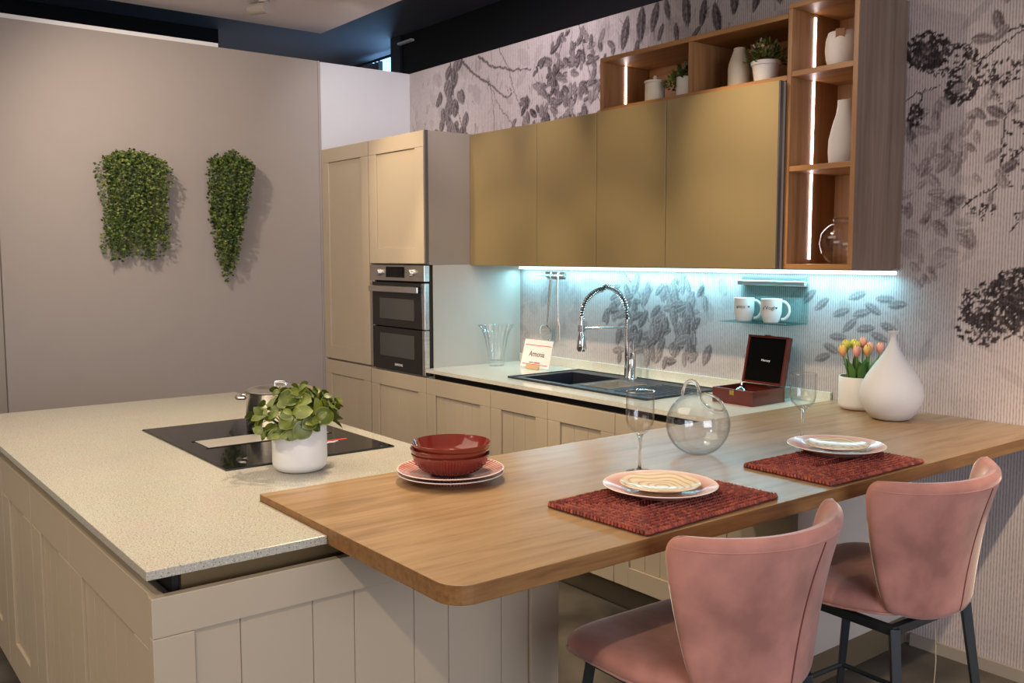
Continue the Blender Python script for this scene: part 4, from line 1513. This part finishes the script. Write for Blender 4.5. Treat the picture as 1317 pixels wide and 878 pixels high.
# stem glasses (thin solid wall)
def wine_glass(loc, h, r, label):
    bt = h * 0.47
    e = empty('wine_glass', loc, label, 'glass', 'stemmed glasses on the bar')
    prof = [(0.0045, bt - .004), (0.018, bt + .004), (r * .88, bt + .022), (r, bt + .040), (r, h * .8), (r, h - .001),
            (r - .0013, h - .001), (r - .0013, h * .8), (r - .0013, bt + .041), (r * .88 - .0016, bt + .0245), (0.016, bt + .0075), (0, bt + .003)]
    part('bowl', MB().lathe(prof, n=48), 'thin_glass', e, world=False, smooth=True)
    rg = [((r - .0006) * math.cos(2 * PI * k / 48), (r - .0006) * math.sin(2 * PI * k / 48), h) for k in range(48)]
    part('rim', MB().tube(rg, .0010, 6, closed=True), 'glass', e, world=False, smooth=True)
    st_ = [(0, 0), (0.036, 0), (0.0365, 0.0012), (0.030, 0.0028), (0.010, 0.005), (0.0042, 0.012), (0.0036, 0.03), (0.0036, bt - .022), (0.006, bt - .008), (0.010, bt - .001), (0.0, bt + .0025)]
    part('stem', MB().lathe(st_, n=32), 'glass', e, world=False, smooth=True)
    return e


wine_glass((3.678, -1.548, ZB + .0003), 0.222, 0.0385, 'clear straight-sided stem glass behind the nearer plate')
wine_glass((3.690, -0.822, ZB + .0003), 0.215, 0.0405, 'clear straight-sided stem glass behind the farther plate')

# glass carafe: globe with tilted mouth and looped handle
cf = empty('glass_carafe', (3.628, -1.252, ZB + .0003), 'round clear glass carafe with looped handle in the middle of the bar', 'carafe')
RR = 0.094
czs = 0.092
bmc = bmesh.new()
bmesh.ops.create_uvsphere(bmc, u_segments=48, v_segments=32, radius=RR)
mdir = Vector((0.614 * .38 + .789 * .42, 0.789 * .38 - .614 * .42, 0.80)).normalized()
q_ = Vector((0, 0, 1)).rotation_difference(mdir)
for v in bmc.verts:
    v.co.rotate(q_)
ms = bpy.data.meshes.new('globe')
dele = [v for v in bmc.verts if v.co.normalized().dot(mdir) > math.cos(R(24))]
bmesh.ops.delete(bmc, geom=dele, context='VERTS')
for v in bmc.verts:
    v.co.z = max(v.co.z, -RR * .965)
    v.co += Vector((0, 0, czs))
bmc.to_mesh(ms)
bmc.free()
ms.polygons.foreach_set('use_smooth', [True] * len(ms.polygons))
gl = link('globe', ms, 'thin_glass', cf, world=False)
sd = gl.modifiers.new('wall', 'SOLIDIFY')
sd.thickness = 0.0018
sd.offset = -1
lipc = mdir * RR * math.cos(R(23)) + Vector((0, 0, czs))
ax_ = mdir.orthogonal().normalized()
bx_ = mdir.cross(ax_)
lr = RR * math.sin(R(23)) + .001
ringp = [lipc + ax_ * lr * math.cos(a) + bx_ * lr * math.sin(a) for a in [2 * PI * k / 36 for k in range(36)]]
part('lip', MB().tube(ringp, 0.0034, 8, closed=True), 'glass', cf, world=False, smooth=True)
camr = Vector((0.614, 0.789, 0))
hc = Vector((0, 0, czs + RR))
hp = []
for k in range(19):
    a = PI * k / 18
    hp.append(hc + camr * (-0.017 + 0.026 * math.cos(a)) + Vector((0, 0, -0.012 + 0.046 * math.sin(a))) + Vector((-.01, .004, 0)))
part('handle', MB().tube(hp, 0.0052, 10), 'glass', cf, world=False, smooth=True)

# teardrop vase
vp = [(0, 0), (0.052, 0), (0.068, 0.006), (0.090, 0.030), (0.105, 0.062), (0.109, 0.090), (0.104, 0.122), (0.088, 0.158), (0.066, 0.192), (0.044, 0.222),
      (0.026, 0.250), (0.014, 0.275), (0.0095, 0.292), (0.0105, 0.306), (0.020, 0.3165), (0.0205, 0.3185), (0.018, 0.3185), (0.007, 0.304), (0.005, 0.29), (0, .28)]
tag(part('teardrop_vase', MB().lathe(vp, n=56), 'matt_white', smooth=True, loc=(3.655, -0.235, ZB + .0003)),
    'matt white teardrop vase with thin flared neck at the wall end of the bar', 'vase')

# tulips in a pot
tp = empty('potted_tulips', (3.458, -0.118, ZB + .0003), 'pink and yellow tulips in a white pot beside the teardrop vase', 'plant')
round_pot('pot', 0.080, 0.127, 'ceramic', tp, rb=0.022)
part('soil', MB().lathe([(0, 0.112), (0.074, 0.110)], n=24), 'soil', tp, world=False)
random.seed(4)


def tulip_head(mat):
    mb_ = MB()
    for layer, (n_, off, rs) in enumerate(((3, 0.0, 1.0), (3, PI / 3, .93))):
        for k in range(n_):
            a0 = off + 2 * PI * k / n_
            rows = []
            for i in range(8):
                t = i / 7
                rad_ = rs * 0.0155 * math.sin(PI * (0.08 + 0.80 * t)) ** .8
                z_ = 0.046 * t
                hw = 0.95 * (1 - t ** 3.2) * (0.5 + .5 * min(1, t * 3))
                row = []
                for s_ in (-1, -.33, .33, 1):
                    an = a0 + s_ * hw
                    row.append(len(mb_.v))
                    mb_.v.append((rad_ * math.cos(an), rad_ * math.sin(an), z_))
                rows.append(row)
            for A, B in zip(rows, rows[1:]):
                for j in range(3):
                    mb_.f.append((A[j], A[j + 1], B[j + 1], B[j]))
    me_ = bpy.data.meshes.new('tulip_head')
    me_.from_pydata(mb_.v, [], mb_.f)
    me_.polygons.foreach_set('use_smooth', [True] * len(me_.polygons))
    me_.materials.append(MT[mat])
    return me_


heads = {k: tulip_head(k) for k in ('tulip_yellow', 'tulip_pink', 'tulip_mix')}
camf = Vector((-.789, .614, 0))
for (u_, d_, z_, k_) in [(-.070, 0, .205, 'tulip_mix'), (-.045, .03, .222, 'tulip_yellow'), (-.028, -.03, .205, 'tulip_pink'), (-.008, .02, .218, 'tulip_yellow'),
                         (.010, -.03, .208, 'tulip_mix'), (.018, .03, .232, 'tulip_pink'), (.034, 0, .215, 'tulip_pink'), (.066, -.01, .216, 'tulip_pink'), (-.01, .045, .222, 'tulip_yellow')]:
    pos = camr * u_ + camf * d_ + Vector((0, 0, z_))
    hd = link('tulip_head', heads[k_], None, tp, world=False)
    hd.matrix_local = Matrix.Translation(pos) @ Matrix.Rotation(random.uniform(0, 6), 4, 'Z') @ Matrix.Rotation(random.uniform(-.15, .15), 4, 'X')
    b0 = camr * u_ * .6 + camf * d_ * .6 + Vector((0, 0, .11))
    part('stem', MB().tube([b0, b0.lerp(pos, .5), pos + Vector((0, 0, .002))], .0028, 6), 'stem', tp, world=False, smooth=True)
tl = leaf_mesh('tulip_leaf', 0.105, 0.040, 8, .35, .12)
tl.materials.append(MT['tulip_leaf'])
for k in range(15):
    az = k * 2 * PI / 15 * 1.0 + random.uniform(-.15, .15)
    el = R(random.uniform(74, 88))
    if k % 5 == 0:
        el = R(66)
    lf = link('leaf', tl, None, tp, world=False)
    d2 = Vector((math.cos(az) * math.cos(el), math.sin(az) * math.cos(el), math.sin(el)))
    yv = Vector((-math.sin(az), math.cos(az), 0))
    zv = d2.cross(yv)
    Mx = Matrix((d2, yv, zv)).transposed().to_4x4()
    Mx.translation = Vector(((.032 + .02 * (k % 2)) * math.cos(az), (.032 + .02 * (k % 2)) * math.sin(az), .104))
    lf.matrix_local = Mx @ Matrix.Scale(random.uniform(.75, .98), 4)

# mahogany box with open lid
bx = empty('mahogany_box', (3.010, -0.218, ZC + .0003), 'open mahogany presentation box lined in black on the back worktop', 'box')
b0, b1, c0, c1 = 2.908, 3.112, -0.328, -0.112
zB0, zB1 = ZC + .0003, ZC + .062
t = .009
mb = MB().box(b0, b1, c0, c0 + t, zB0, zB1).box(b0, b1, c1 - t, c1, zB0, zB1).box(b0, b0 + t, c0 + t, c1 - t, zB0, zB1).box(b1 - t, b1, c0 + t, c1 - t, zB0, zB1).box(b0 + t, b1 - t, c0 + t, c1 - t, zB0, zB0 + .006)
part('tray', mb, 'mahogany', bx, bevel=0.0012)
part('lining', box(b0 + t + .001, b1 - t - .001, c0 + t + .001, c1 - t - .001, zB0 + .0065, zB0 + .026), 'felt', bx)
part('clasp', MB().box(2.998, 3.020, c0 - .0015, c0 - .0002, zB1 - .024, zB1 - .004), 'brass', bx, bevel=0.0005)
tilt = Matrix.Translation((0, c1 - .001, zB1 + .001)) @ Matrix.Rotation(R(-12), 4, 'X')
LH = 0.205
mb = MB().box(b0, b1, 0.0, 0.004, 0.0, LH).box(b0, b1, -.026, 0.0, 0.0, t).box(b0, b1, -.026, 0.0, LH - t, LH).box(b0, b0 + t, -.026, 0.0, t, LH - t).box(b1 - t, b1, -.026, 0, t, LH - t)
lm = mb.mesh('box_lid')
lm.transform(tilt)
ld = link('box_lid', lm, 'mahogany', bx, bevel=0.0012)
fm = box(b0 + t + .0005, b1 - t - .0005, -.018, -.0005, t + .0005, LH - t - .0005).mesh('lid_lining')
fm.transform(tilt)
link('lid_lining', fm, 'felt', ld)
cm = MB().box(2.994, 3.026, -.030, -.008, LH + .0002, LH + .003).mesh('lid_clasp')
cm.transform(tilt)
link('lid_clasp', cm, 'brass', ld)
link('lettering', text_mesh('lettering', 'Mercury', 0.013, 'white_ink', None, tilt @ Matrix.Translation((3.01, -.0185, .10)) @ Matrix.Rotation(PI / 2, 4, 'X')), 'white_ink', ld)
orn = MB().lathe([(0, 0), (0.020, .001), (0.024, .006), (0.022, .012), (0.026, .018), (0.022, .026), (0.010, .034), (0.004, .036), (0.0045, .055), (0.003, .058), (0, .058)], n=24)
tag(part('chrome_ornament', orn, 'chrome', smooth=True, loc=(2.985, -.235, zB0 + .0268)), 'small polished chrome ornament standing inside the mahogany box', 'ornament')

# sign card
sg = empty('display_card', (1.59, -0.20, ZC), 'white display card in a small wooden holder left of the sink', 'sign')
tl_ = Matrix.Translation((1.590, -0.215, ZC + .010)) @ Matrix.Rotation(R(-14), 4, 'X')
cm = box(-.118, .118, 0, .002, 0.0, .150).mesh('card'); cm.transform(tl_)
link('card', cm, 'paper', sg)
hm = MB().box(-.060, .045, -.010, -.0004, -.0095, .012).mesh('holder'); hm.transform(tl_)
link('holder', hm, 'pale_wood', sg, bevel=.001)
for (a, b2, z1_, nm) in ((-.105, .112, .118, 'red_line'), (-.105, .105, .014, 'red_line')):
    lm_ = box(a, b2, -.0008, -.0001, z1_, z1_ + .0035).mesh(nm); lm_.transform(tl_)
    link('red_line', lm_, 'red_ink', sg)
lm_ = MB().box(-.05, -.01, -.0008, -.0001, .024, .028).mesh('small_print'); lm_.transform(tl_)
link('small_print', lm_, 'ink', sg)
lm_ = MB().box(-.006, .04, -.0008, -.0001, .023, .029).mesh('red_print'); lm_.transform(tl_)
link('red_print', lm_, 'red_ink', sg)
link('lettering', text_mesh('lettering', 'Armonia', 0.043, 'ink', None, tl_ @ Matrix.Translation((.002, -.0009, .072)) @ Matrix.Rotation(PI / 2, 4, 'X'), shear=.15, xs=.85), 'ink', sg)

# fluted glass vase
def flute(a, z):
    k = max(0, (z - .02) / .21)
    return 1 + (0.02 + 0.13 * k ** 3) * math.cos(10 * a)


fv = [(0, 0), (0.040, 0), (0.043, .004), (0.044, .02), (0.050, .08), (0.062, .15), (0.078, .205), (0.092, .226), (0.089, .2275), (0.075, .207), (0.059, .15), (0.046, .08), (0.038, .03), (0, .026)]
tag(part('fluted_glass_vase', MB().lathe(fv, n=80, wob=flute), 'thin_glass', smooth=True, loc=(1.325, -0.270, ZC + .0003)),
    'clear fluted glass vase on the worktop beside the oven tower', 'vase')

# ================================================================== NICHE OBJECTS
ZN = 2.1808
jr = empty('lidded_jar', (2.470, -0.235, ZN), 'cream lidded jar in the left oak niche', 'jar')
part('body', MB().lathe([(0, 0), (.042, 0), (.044, .003), (.044, .085), (.0435, .088), (.040, .088), (.040, .01), (0, .01)], n=32), 'cream', jr, world=False, smooth=True)
part('lid', MB().lathe([(0, .0885), (.047, .0885), (.048, .092), (.047, .098), (.012, .104), (.007, .108), (.009, .114), (.006, .121), (0, .122)], n=32), 'cream', jr, world=False, smooth=True)


def foliage_ball(parent, c, rx, rz, n, L, Wd, mats, seed, name='foliage', squash=1.0):
    rnd = random.Random(seed)
    mb_ = MB()
    lm = leaf_mesh('tmp_leaf', L, Wd, 3, .2, .2)
    lv_ = [v.co.copy() for v in lm.vertices]
    lf_ = [tuple(p.vertices) for p in lm.polygons]
    bpy.data.meshes.remove(lm)
    mi = []
    for k in range(n):
        d = Vector((rnd.gauss(0, 1), rnd.gauss(0, 1), abs(rnd.gauss(0, 1)) * squash)).normalized()
        rr_ = rnd.uniform(.45, 1.0)
        p = Vector(c) + Vector((d.x * rx * rr_, d.y * rx * rr_, d.z * rz * rr_))
        dd = (d + Vector((rnd.uniform(-.8, .8), rnd.uniform(-.8, .8), rnd.uniform(-.6, .8)))).normalized()
        y_ = dd.cross(Vector((rnd.uniform(-1, 1), rnd.uniform(-1, 1), 1))).normalized()
        z_ = dd.cross(y_)
        s_ = rnd.uniform(.7, 1.25)
        mb_.add([p + (dd * v.x + y_ * v.y + z_ * v.z) * s_ for v in lv_], lf_)
        mi += [rnd.randrange(len(mats))] * len(lf_)
    me_ = bpy.data.meshes.new(name)
    me_.from_pydata(mb_.v, [], mb_.f)
    for m__ in mats:
        me_.materials.append(MT[m__])
    me_.polygons.foreach_set('material_index', mi)
    me_.polygons.foreach_set('use_smooth', [True] * len(me_.polygons))
    o_ = link(name, me_, None, parent, world=False)
    o_['kind'] = 'stuff'
    return o_


p1 = empty('potted_plant', (2.640, -0.205, ZN), 'small trailing dark green plant in a white cylinder pot, left oak niche', 'plant')
part('pot', MB().lathe([(0, 0), (.050, 0), (.052, .004), (.052, .092), (.049, .092), (.048, .080), (0, .080)], n=32), 'ceramic', p1, world=False, smooth=True)
foliage_ball(p1, (0, 0, .082), .075, .070, 260, .020, .014, ['leaf_c', 'leaf_a', 'leaf_b'], 3)
foliage_ball(p1, (-.055, -.045, .045), .028, .055, 60, .016, .012, ['leaf_a', 'leaf_b'], 5, 'trailing_stems')
tag(part('bottle_vase', MB().lathe([(0, 0), (.045, 0), (.047, .004), (.047, .085), (.044, .105), (.032, .140), (.025, .158), (.025, .166), (.021, .166), (.021, .158), (0, .14)], n=36), 'cream', smooth=True, loc=(2.925, -0.215, ZN)),
    'plain cream bottle vase in the right oak niche', 'vase')
p2 = empty('potted_plant', (3.072, -0.235, ZN), 'pink-flowered green plant in a white tapered pot, right oak niche', 'plant')
part('pot', MB().lathe([(0, 0), (.042, 0), (.044, .003), (.054, .070), (.059, .071), (.060, .086), (.056, .087), (.053, .078), (0, .078)], n=32), 'textured_white', p2, world=False, smooth=True)
foliage_ball(p2, (0, 0, .080), .078, .095, 330, .024, .008, ['leaf_c', 'leaf_a', 'leaf_b'], 8)
foliage_ball(p2, (.0, -.02, .120), .055, .050, 70, .014, .011, ['blossom'], 12, 'blossoms')
# column niches
e = empty('planter_jar', (3.392, -0.200, 2.1925), 'grainy white round jar with leather tag in the top niche', 'jar')
part('body', MB().lathe([(0, 0), (.045, 0), (.050, .004), (.060, .035), (.064, .070), (.062, .105), (.054, .132), (.051, .134), (.050, .130), (.056, .1), (.045, .01), (0, .008)], n=36), 'textured_white', e, world=False, smooth=True)
lt = Matrix.Rotation(R(-68), 4, 'Z')
lg = MB().box(.0565, .0600, -.016, .016, .106, .138).mesh('leather_tag'); lg.transform(lt)
link('leather_tag', lg, 'leather', e, world=False)
tag(part('bottle_vase', MB().lathe([(0, 0), (.052, 0), (.056, .004), (.060, .050), (.058, .095), (.046, .150), (.034, .190), (.029, .225), (.030, .240), (.026, .240), (.025, .225), (0, .2)], n=40), 'matt_white', smooth=True, loc=(3.405, -0.190, 1.8385)),
    'tall white bottle vase in the middle niche of the oak column', 'vase')
gb = [(0, 0), (.034, 0), (.045, .004), (.070, .035), (.080, .075), (.074, .115), (.050, .148), (.030, .158), (.031, .168), (.048, .174), (.047, .176), (.029, .170), (.028, .157), (.049, .1455), (.072, .114), (.078, .075), (.068, .036), (.044, .007), (0, .004)]
tag(part('glass_jar', MB().lathe(gb, n=48), 'thin_glass', smooth=True, loc=(3.405, -0.195, 1.4673)), 'round clear glass jar in the lowest niche of the oak column', 'jar')


# ================================================================== HANGING WALL PLANTS
def hanging_plant(cy, zt_, half, strands, zlow, label, seed, mats, L, Wd, point=False):
    e_ = empty('hanging_wall_plant', (0.004, cy, zt_ - .04), label, 'plant')
    rnd = random.Random(seed)
    mesh_ = MB()
    mi = []
    lm = leaf_mesh('tmp_leaf', L, Wd, 2, .25, .15)
    lv_ = [v.co.copy() for v in lm.vertices]
    lf_ = [tuple(p.vertices) for p in lm.polygons]
    bpy.data.meshes.remove(lm)
    vines = MB()
    for s in range(strands):
        f = (s + .5) / strands * 2 - 1
        f += rnd.uniform(-.06, .06)
        f = max(-1, min(1, f))
        out = rnd.uniform(.03, .13)
        if point:
            end = zlow + (zt_ - zlow) * (abs(f) ** 1.6 * .50 + rnd.uniform(0, .28) * (1 - abs(f)) + rnd.uniform(0, .12))
            yend = cy - .03 + f * half * .72
        else:
            end = zlow + rnd.uniform(0, .10) + (rnd.uniform(.05, .30) if rnd.random() < .38 else 0)
            yend = cy + f * half * rnd.uniform(.88, 1.0)
        p0_ = Vector((0.012, cy + f * half * .7, zt_ - .05 - .03 * f * f))
        pts = [p0_, Vector((out * .7, cy + f * half * .95, zt_ - rnd.uniform(0, .03) - .05 * f * f)), Vector((out, cy + f * half * 1.05, zt_ - .09)),
               Vector((out * .9, (cy + f * half + yend) / 2, (zt_ + end) / 2)), Vector((max(.012, out * .55), yend, end))]
        # resample
        P = []
        for a, b_ in zip(pts, pts[1:]):
            m = max(2, int((b_ - a).length / .015))
            for i in range(m):
                q0 = a.lerp(b_, i / m)
                sway = .011 * math.sin(q0.z * 19 + s * 2.1) + .006 * math.sin(q0.z * 47 + s)
                P.append(q0 + Vector((rnd.uniform(-.006, .010), sway + rnd.uniform(-.005, .005), 0)))
        P.append(pts[-1])
        if s % 2 == 0:
            vines.tube(P[::3] + [P[-1]], .0011, 4, cap=False)
        for p in P:
            for side in (-1, 1):
                d = Vector((rnd.uniform(-.2, .9), side * rnd.uniform(.4, 1), rnd.uniform(-.7, .5))).normalized()
                y_ = d.cross(Vector((1, rnd.uniform(-.6, .6), rnd.uniform(-.2, .9)))).normalized()
                z_ = d.cross(y_)
                sc = rnd.uniform(.7, 1.2)
                q = Vector((max(.006, p.x), p.y, p.z))
                vs_ = [q + (d * v.x + y_ * v.y + z_ * v.z) * sc for v in lv_]
                vs_ = [Vector((max(.004, v.x), v.y, v.z)) for v in vs_]
                mesh_.add(vs_, lf_)
                mi += [rnd.choices(range(len(mats)), weights=[3, 2, 2][:len(mats)])[0]] * len(lf_)
    me_ = bpy.data.meshes.new('foliage')
    me_.from_pydata(mesh_.v, [], mesh_.f)
    for m__ in mats:
        me_.materials.append(MT[m__])
    me_.polygons.foreach_set('material_index', mi)
    me_.update()
    o_ = link('foliage', me_, None, e_)
    o_['kind'] = 'stuff'
    part('vines', vines, 'stem', e_)
    # wall bracket the plant hangs from
    part('bracket', box(0.0, 0.012, cy - .04, cy + .04, zt_ - .09, zt_ - .03), 'stem', e_)
    return e_


hanging_plant(-1.815, 2.085, 0.168, 50, 1.48, 'wide bushy green trailing plant hanging on the plain wall, left one', 31, ['leaf_a', 'leaf_c', 'leaf_b'], .021, .014)
hanging_plant(-1.262, 2.11, 0.122, 32, 1.27, 'narrow green trailing plant tapering to a point on the plain wall, right one', 47, ['leaf_c', 'leaf_a', 'leaf_b'], .023, .017, True)


# ================================================================== STOOLS
def make_stool():
    root = empty('bar_stool', (0, 0, 0), 'x', 'stool', 'pink velvet bar stools')
    # local frame: back at +X, seat towards -X, origin on floor under the seat centre
    T_ = 0.040

    def mid(u, v):
        """u -1..1 round the back, v 0..1 upwards"""
        wv = 0.162 + 0.092 * v ** 0.9
        sag = 0.070 + 0.075 * v
        y = wv * 1.04 * math.sin(u * 1.18) / math.sin(1.18)
        x = 0.215 + 0.020 * v + 0.045 * v ** 2.6 - sag * (1 - math.cos(u * 1.35)) / (1 - math.cos(1.35))
        z = 0.565 + 0.375 * v + 0.012 * v * (u * u) - 0.004 * u * u
        if v < .25:
            z += 0.05 * (1 - v / .25) ** 2 * abs(u) ** 3
        return Vector((x, y, z))

    def umax(v):
        q = max(0.0, (v - .86) / .14)
        return 1 - .13 * (1 - math.sqrt(max(0, 1 - q * q)))
    NU, NV = 48, 34
    us = [-math.cos(PI * i / NU) * .35 + (-1 + 2 * i / NU) * .65 for i in range(NU + 1)]
    vs_ = [.5 - .5 * (math.cos(PI * j / NV) * .45 + (1 - 2 * j / NV) * .55) for j in range(NV + 1)]
    mb_ = MB()
    out_, in_ = {}, {}
    for i, u in enumerate(us):
        for j, v in enumerate(vs_):
            # rounded corner: pull u towards inside near the top ends
            uu_ = u
            p = mid(uu_ * umax(v), v)
            du = mid(min(1, u + .01), v) - mid(max(-1, u - .01), v)
            dv = mid(u, min(1, v + .01)) - mid(u, max(0, v - .01))
            n = du.cross(dv).normalized()
            if n.x < 0 and abs(u) < .9:
                n = -n
            h = T_ / 2 * (1 - abs(u) ** 18) ** .5 * (1 - abs(2 * v - 1) ** 18) ** .5
            edge = i in (0, NU) or j in (0, NV)
            if j == NV or i in (0, NU) or j == 0:
                out_[i, j] = in_[i, j] = len(mb_.v)
                mb_.v.append(tuple(p))
            else:
                out_[i, j] = len(mb_.v); mb_.v.append(tuple(p + n * h))
                in_[i, j] = len(mb_.v); mb_.v.append(tuple(p - n * h * (1 + .25 * math.sin(PI * v))))
    for i in range(NU):
        for j in range(NV):
            for D, fl in ((out_, 0), (in_, 1)):
                q = [D[i, j], D[i + 1, j], D[i + 1, j + 1], D[i, j + 1]]
                q = [x for k, x in enumerate(q) if x not in q[:k]]
                if len(q) >= 3:
                    mb_.f.append(tuple(q if not fl else q[::-1]))
    back = part('backrest', mb_, 'velvet', root, world=False, smooth=True)
    # piping along rim (rear side) and a seam down the back

    def surf(u, v, k=1.0):
        p = mid(u * umax(v), v)
        du = mid(min(1, u + .01), v) - mid(max(-1, u - .01), v)
        dv = mid(u, min(1, v + .01)) - mid(u, max(0, v - .01))
        n = du.cross(dv).normalized()
        if n.dot(Vector((1, 0, 0))) < 0 and abs(u) < .9:
            n = -n
        h = T_ / 2 * (1 - abs(u) ** 14) ** .5 * (1 - abs(2 * v - 1) ** 16) ** .5
        return p + n * h * k
    seam = [surf(0.17 - .10 * (1 - v), v) for v in [0.04 + .89 * k / 24 for k in range(25)]]
    part('seam', MB().tube(seam, .0022, 6), 'piping', back, world=False, smooth=True)
    rimp = [surf(-.965 + 1.93 * k / 50, .945) for k in range(51)]
    part('rim_piping', MB().tube(rimp, .0018, 6), 'velvet', back, world=False, smooth=True)
    # seat: soft slab
    NA, NR = 56, 12
    mb_ = MB()
    cx_, cz_ = -0.012, 0.596
    hx_, hy_, H_ = 0.244, 0.242, 0.040

    def outl(a):
        c, s = math.cos(a), math.sin(a)
        p_ = 6.0
        r = (abs(c) ** p_ + abs(s) ** p_) ** (-1 / p_)
        taper_ = 1 - .34 * max(0, c * r) ** 1.6    # narrower at the back, tucked inside the backrest
        return hx_ * r * c * (.80 if c > 0 else 1.0), hy_ * r * s * taper_
    grid = {}
    for sgn in (1, -1):
        for j in range(NR + 1):
            t_ = math.sin(PI / 2 * j / NR)
            for k in range(NA):
                a = 2 * PI * k / NA
                ox, oy = outl(a)
                if j == NR and sgn == -1:
                    grid[sgn, j, k] = grid[1, j, k]
                    continue
                if j == 0:
                    if k == 0:
                        grid[sgn, 0, 0] = len(mb_.v)
                        mb_.v.append((cx_, 0, cz_ + sgn * H_ * (.82 if sgn > 0 else .8)))
                    grid[sgn, 0, k] = grid[sgn, 0, 0]
                    continue
                h = H_ * (1 - t_ ** 7) ** .5 * ((.82 + .18 * t_ ** 2) if sgn > 0 else .8)
                frontdrop = -0.012 * max(0, -(ox * t_) / hx_) ** 3
                grid[sgn, j, k] = len(mb_.v)
                mb_.v.append((cx_ + ox * t_, oy * t_, cz_ + sgn * h + frontdrop))
        for j in range(NR):
            for k in range(NA):
                l_ = (k + 1) % NA
                q = [grid[sgn, j, k], grid[sgn, j, l_], grid[sgn, j + 1, l_], grid[sgn, j + 1, k]]
                q = [x for n_, x in enumerate(q) if x not in q[:n_]]
                if len(q) >= 3:
                    mb_.f.append(tuple(q))
    seat = part('seat', mb_, 'velvet', root, world=False, smooth=True)
    pipe = []
    for k in range(NA):
        ox, oy = outl(2 * PI * k / NA)
        pipe.append((cx_ + ox * 1.0, oy * 1.0, cz_ - .012 + -0.012 * max(0, -ox / hx_) ** 3))
    part('seat_piping', MB().tube(pipe, .0028, 6, closed=True), 'velvet', seat, world=False, smooth=True)
    # metal frame
    fr_ = MB()
    zf = 0.546
    fr_.box(-0.21, 0.17, -0.178, -0.156, zf - .014, zf + .010).box(-0.21, 0.17, 0.156, 0.178, zf - .014, zf + .010)
    fr_.box(-0.21, -0.188, -.156, .156, zf - .014, zf + .010).box(0.15, 0.172, -.156, .156, zf - .014, zf + .010)
    part('seat_frame', fr_, 'stool_metal', root, world=False, bevel=.002)
    for (sx_, sy_) in ((-1, -1), (-1, 1), (1, -1), (1, 1)):
        top = Vector((-.195 if sx_ < 0 else .165, sy_ * .166, zf + .004))
        bot = Vector((top.x + sx_ * .070, top.y + sy_ * .045, 0.0))
        l_ = MB().tube([top, bot], [.0185, .012], 4)
        lm_ = l_.mesh('leg')
        part_ = link('leg', lm_, 'stool_metal', root, world=False, bevel=.002)
        lo_ = MB().box(bot.x - .011, bot.x + .011, bot.y - .011, bot.y + .011, 0.0, 0.006)
        part('foot_pad', lo_, 'felt', part_, world=False)
    zr = 0.215
    k = (zf - zr) / zf
    fx0, fx1, fyv = -.195 - .070 * k, .165 + .070 * k, .166 + .045 * k
    for nm, a, b_ in (('footrest', (fx0, -fyv, zr), (fx0, fyv, zr)), ('stretcher', (fx1, -fyv, zr), (fx1, fyv, zr)), ('stretcher', (fx0, -fyv, zr), (fx1, -fyv, zr)), ('stretcher', (fx0, fyv, zr), (fx1, fyv, zr))):
        part(nm, MB().tube([a, b_], .008, 8), 'stool_metal', root, world=False, smooth=True)
    return root


s1_ = make_stool()
s1_['label'] = 'pink velvet bar stool nearest the camera, at the rust red placemat'
s2_ = copy_tree(s1_)
s2_['label'] = 'pink velvet bar stool farther away, next to the papered wall'
s1_.location = (4.072, -1.742, 0)
s1_.rotation_euler = (0, 0, R(-2))
s2_.location = (4.072, -1.008, 0)
s2_.rotation_euler = (0, 0, R(-3))
# tag string under the far stool
st = empty('tag_string', (4.29, -1.14, 0.22), 'thin jute tag string hanging under the farther stool', 'string')
part('loop', MB().tube([(4.268, -1.05, .530), (4.272, -1.05, .44), (4.268, -1.05, .34)], .0016, 5), 'string', st, smooth=True)
part('tassel', MB().tube([(4.268, -1.05, .34), (4.270, -1.05, .30), (4.270, -1.05, .25)], [.003, .008, .004], 8), 'string', st, smooth=True)

# ================================================================== CEILING SPOTLIGHT IN VIEW
sl = empty('ceiling_spotlight', (0.36, -1.22, 2.90), 'small cylinder spotlight at the edge of the lowered ceiling', 'lamp')
part('mount', MB().lathe([(0, 0), (.03, 0), (.03, .0145), (0, .0145)], (0.45, -1.20, 2.885), 20), 'lamp_white', sl, smooth=False)
part('housing', MB().tube([(0.52, -1.21, 2.845), (0.335, -1.225, 2.868)], .030, 20), 'lamp_white', sl)
part('stalk', MB().tube([(0.45, -1.20, 2.886), (0.45, -1.212, 2.86)], .008, 8), 'lamp_white', sl)

MTn = None
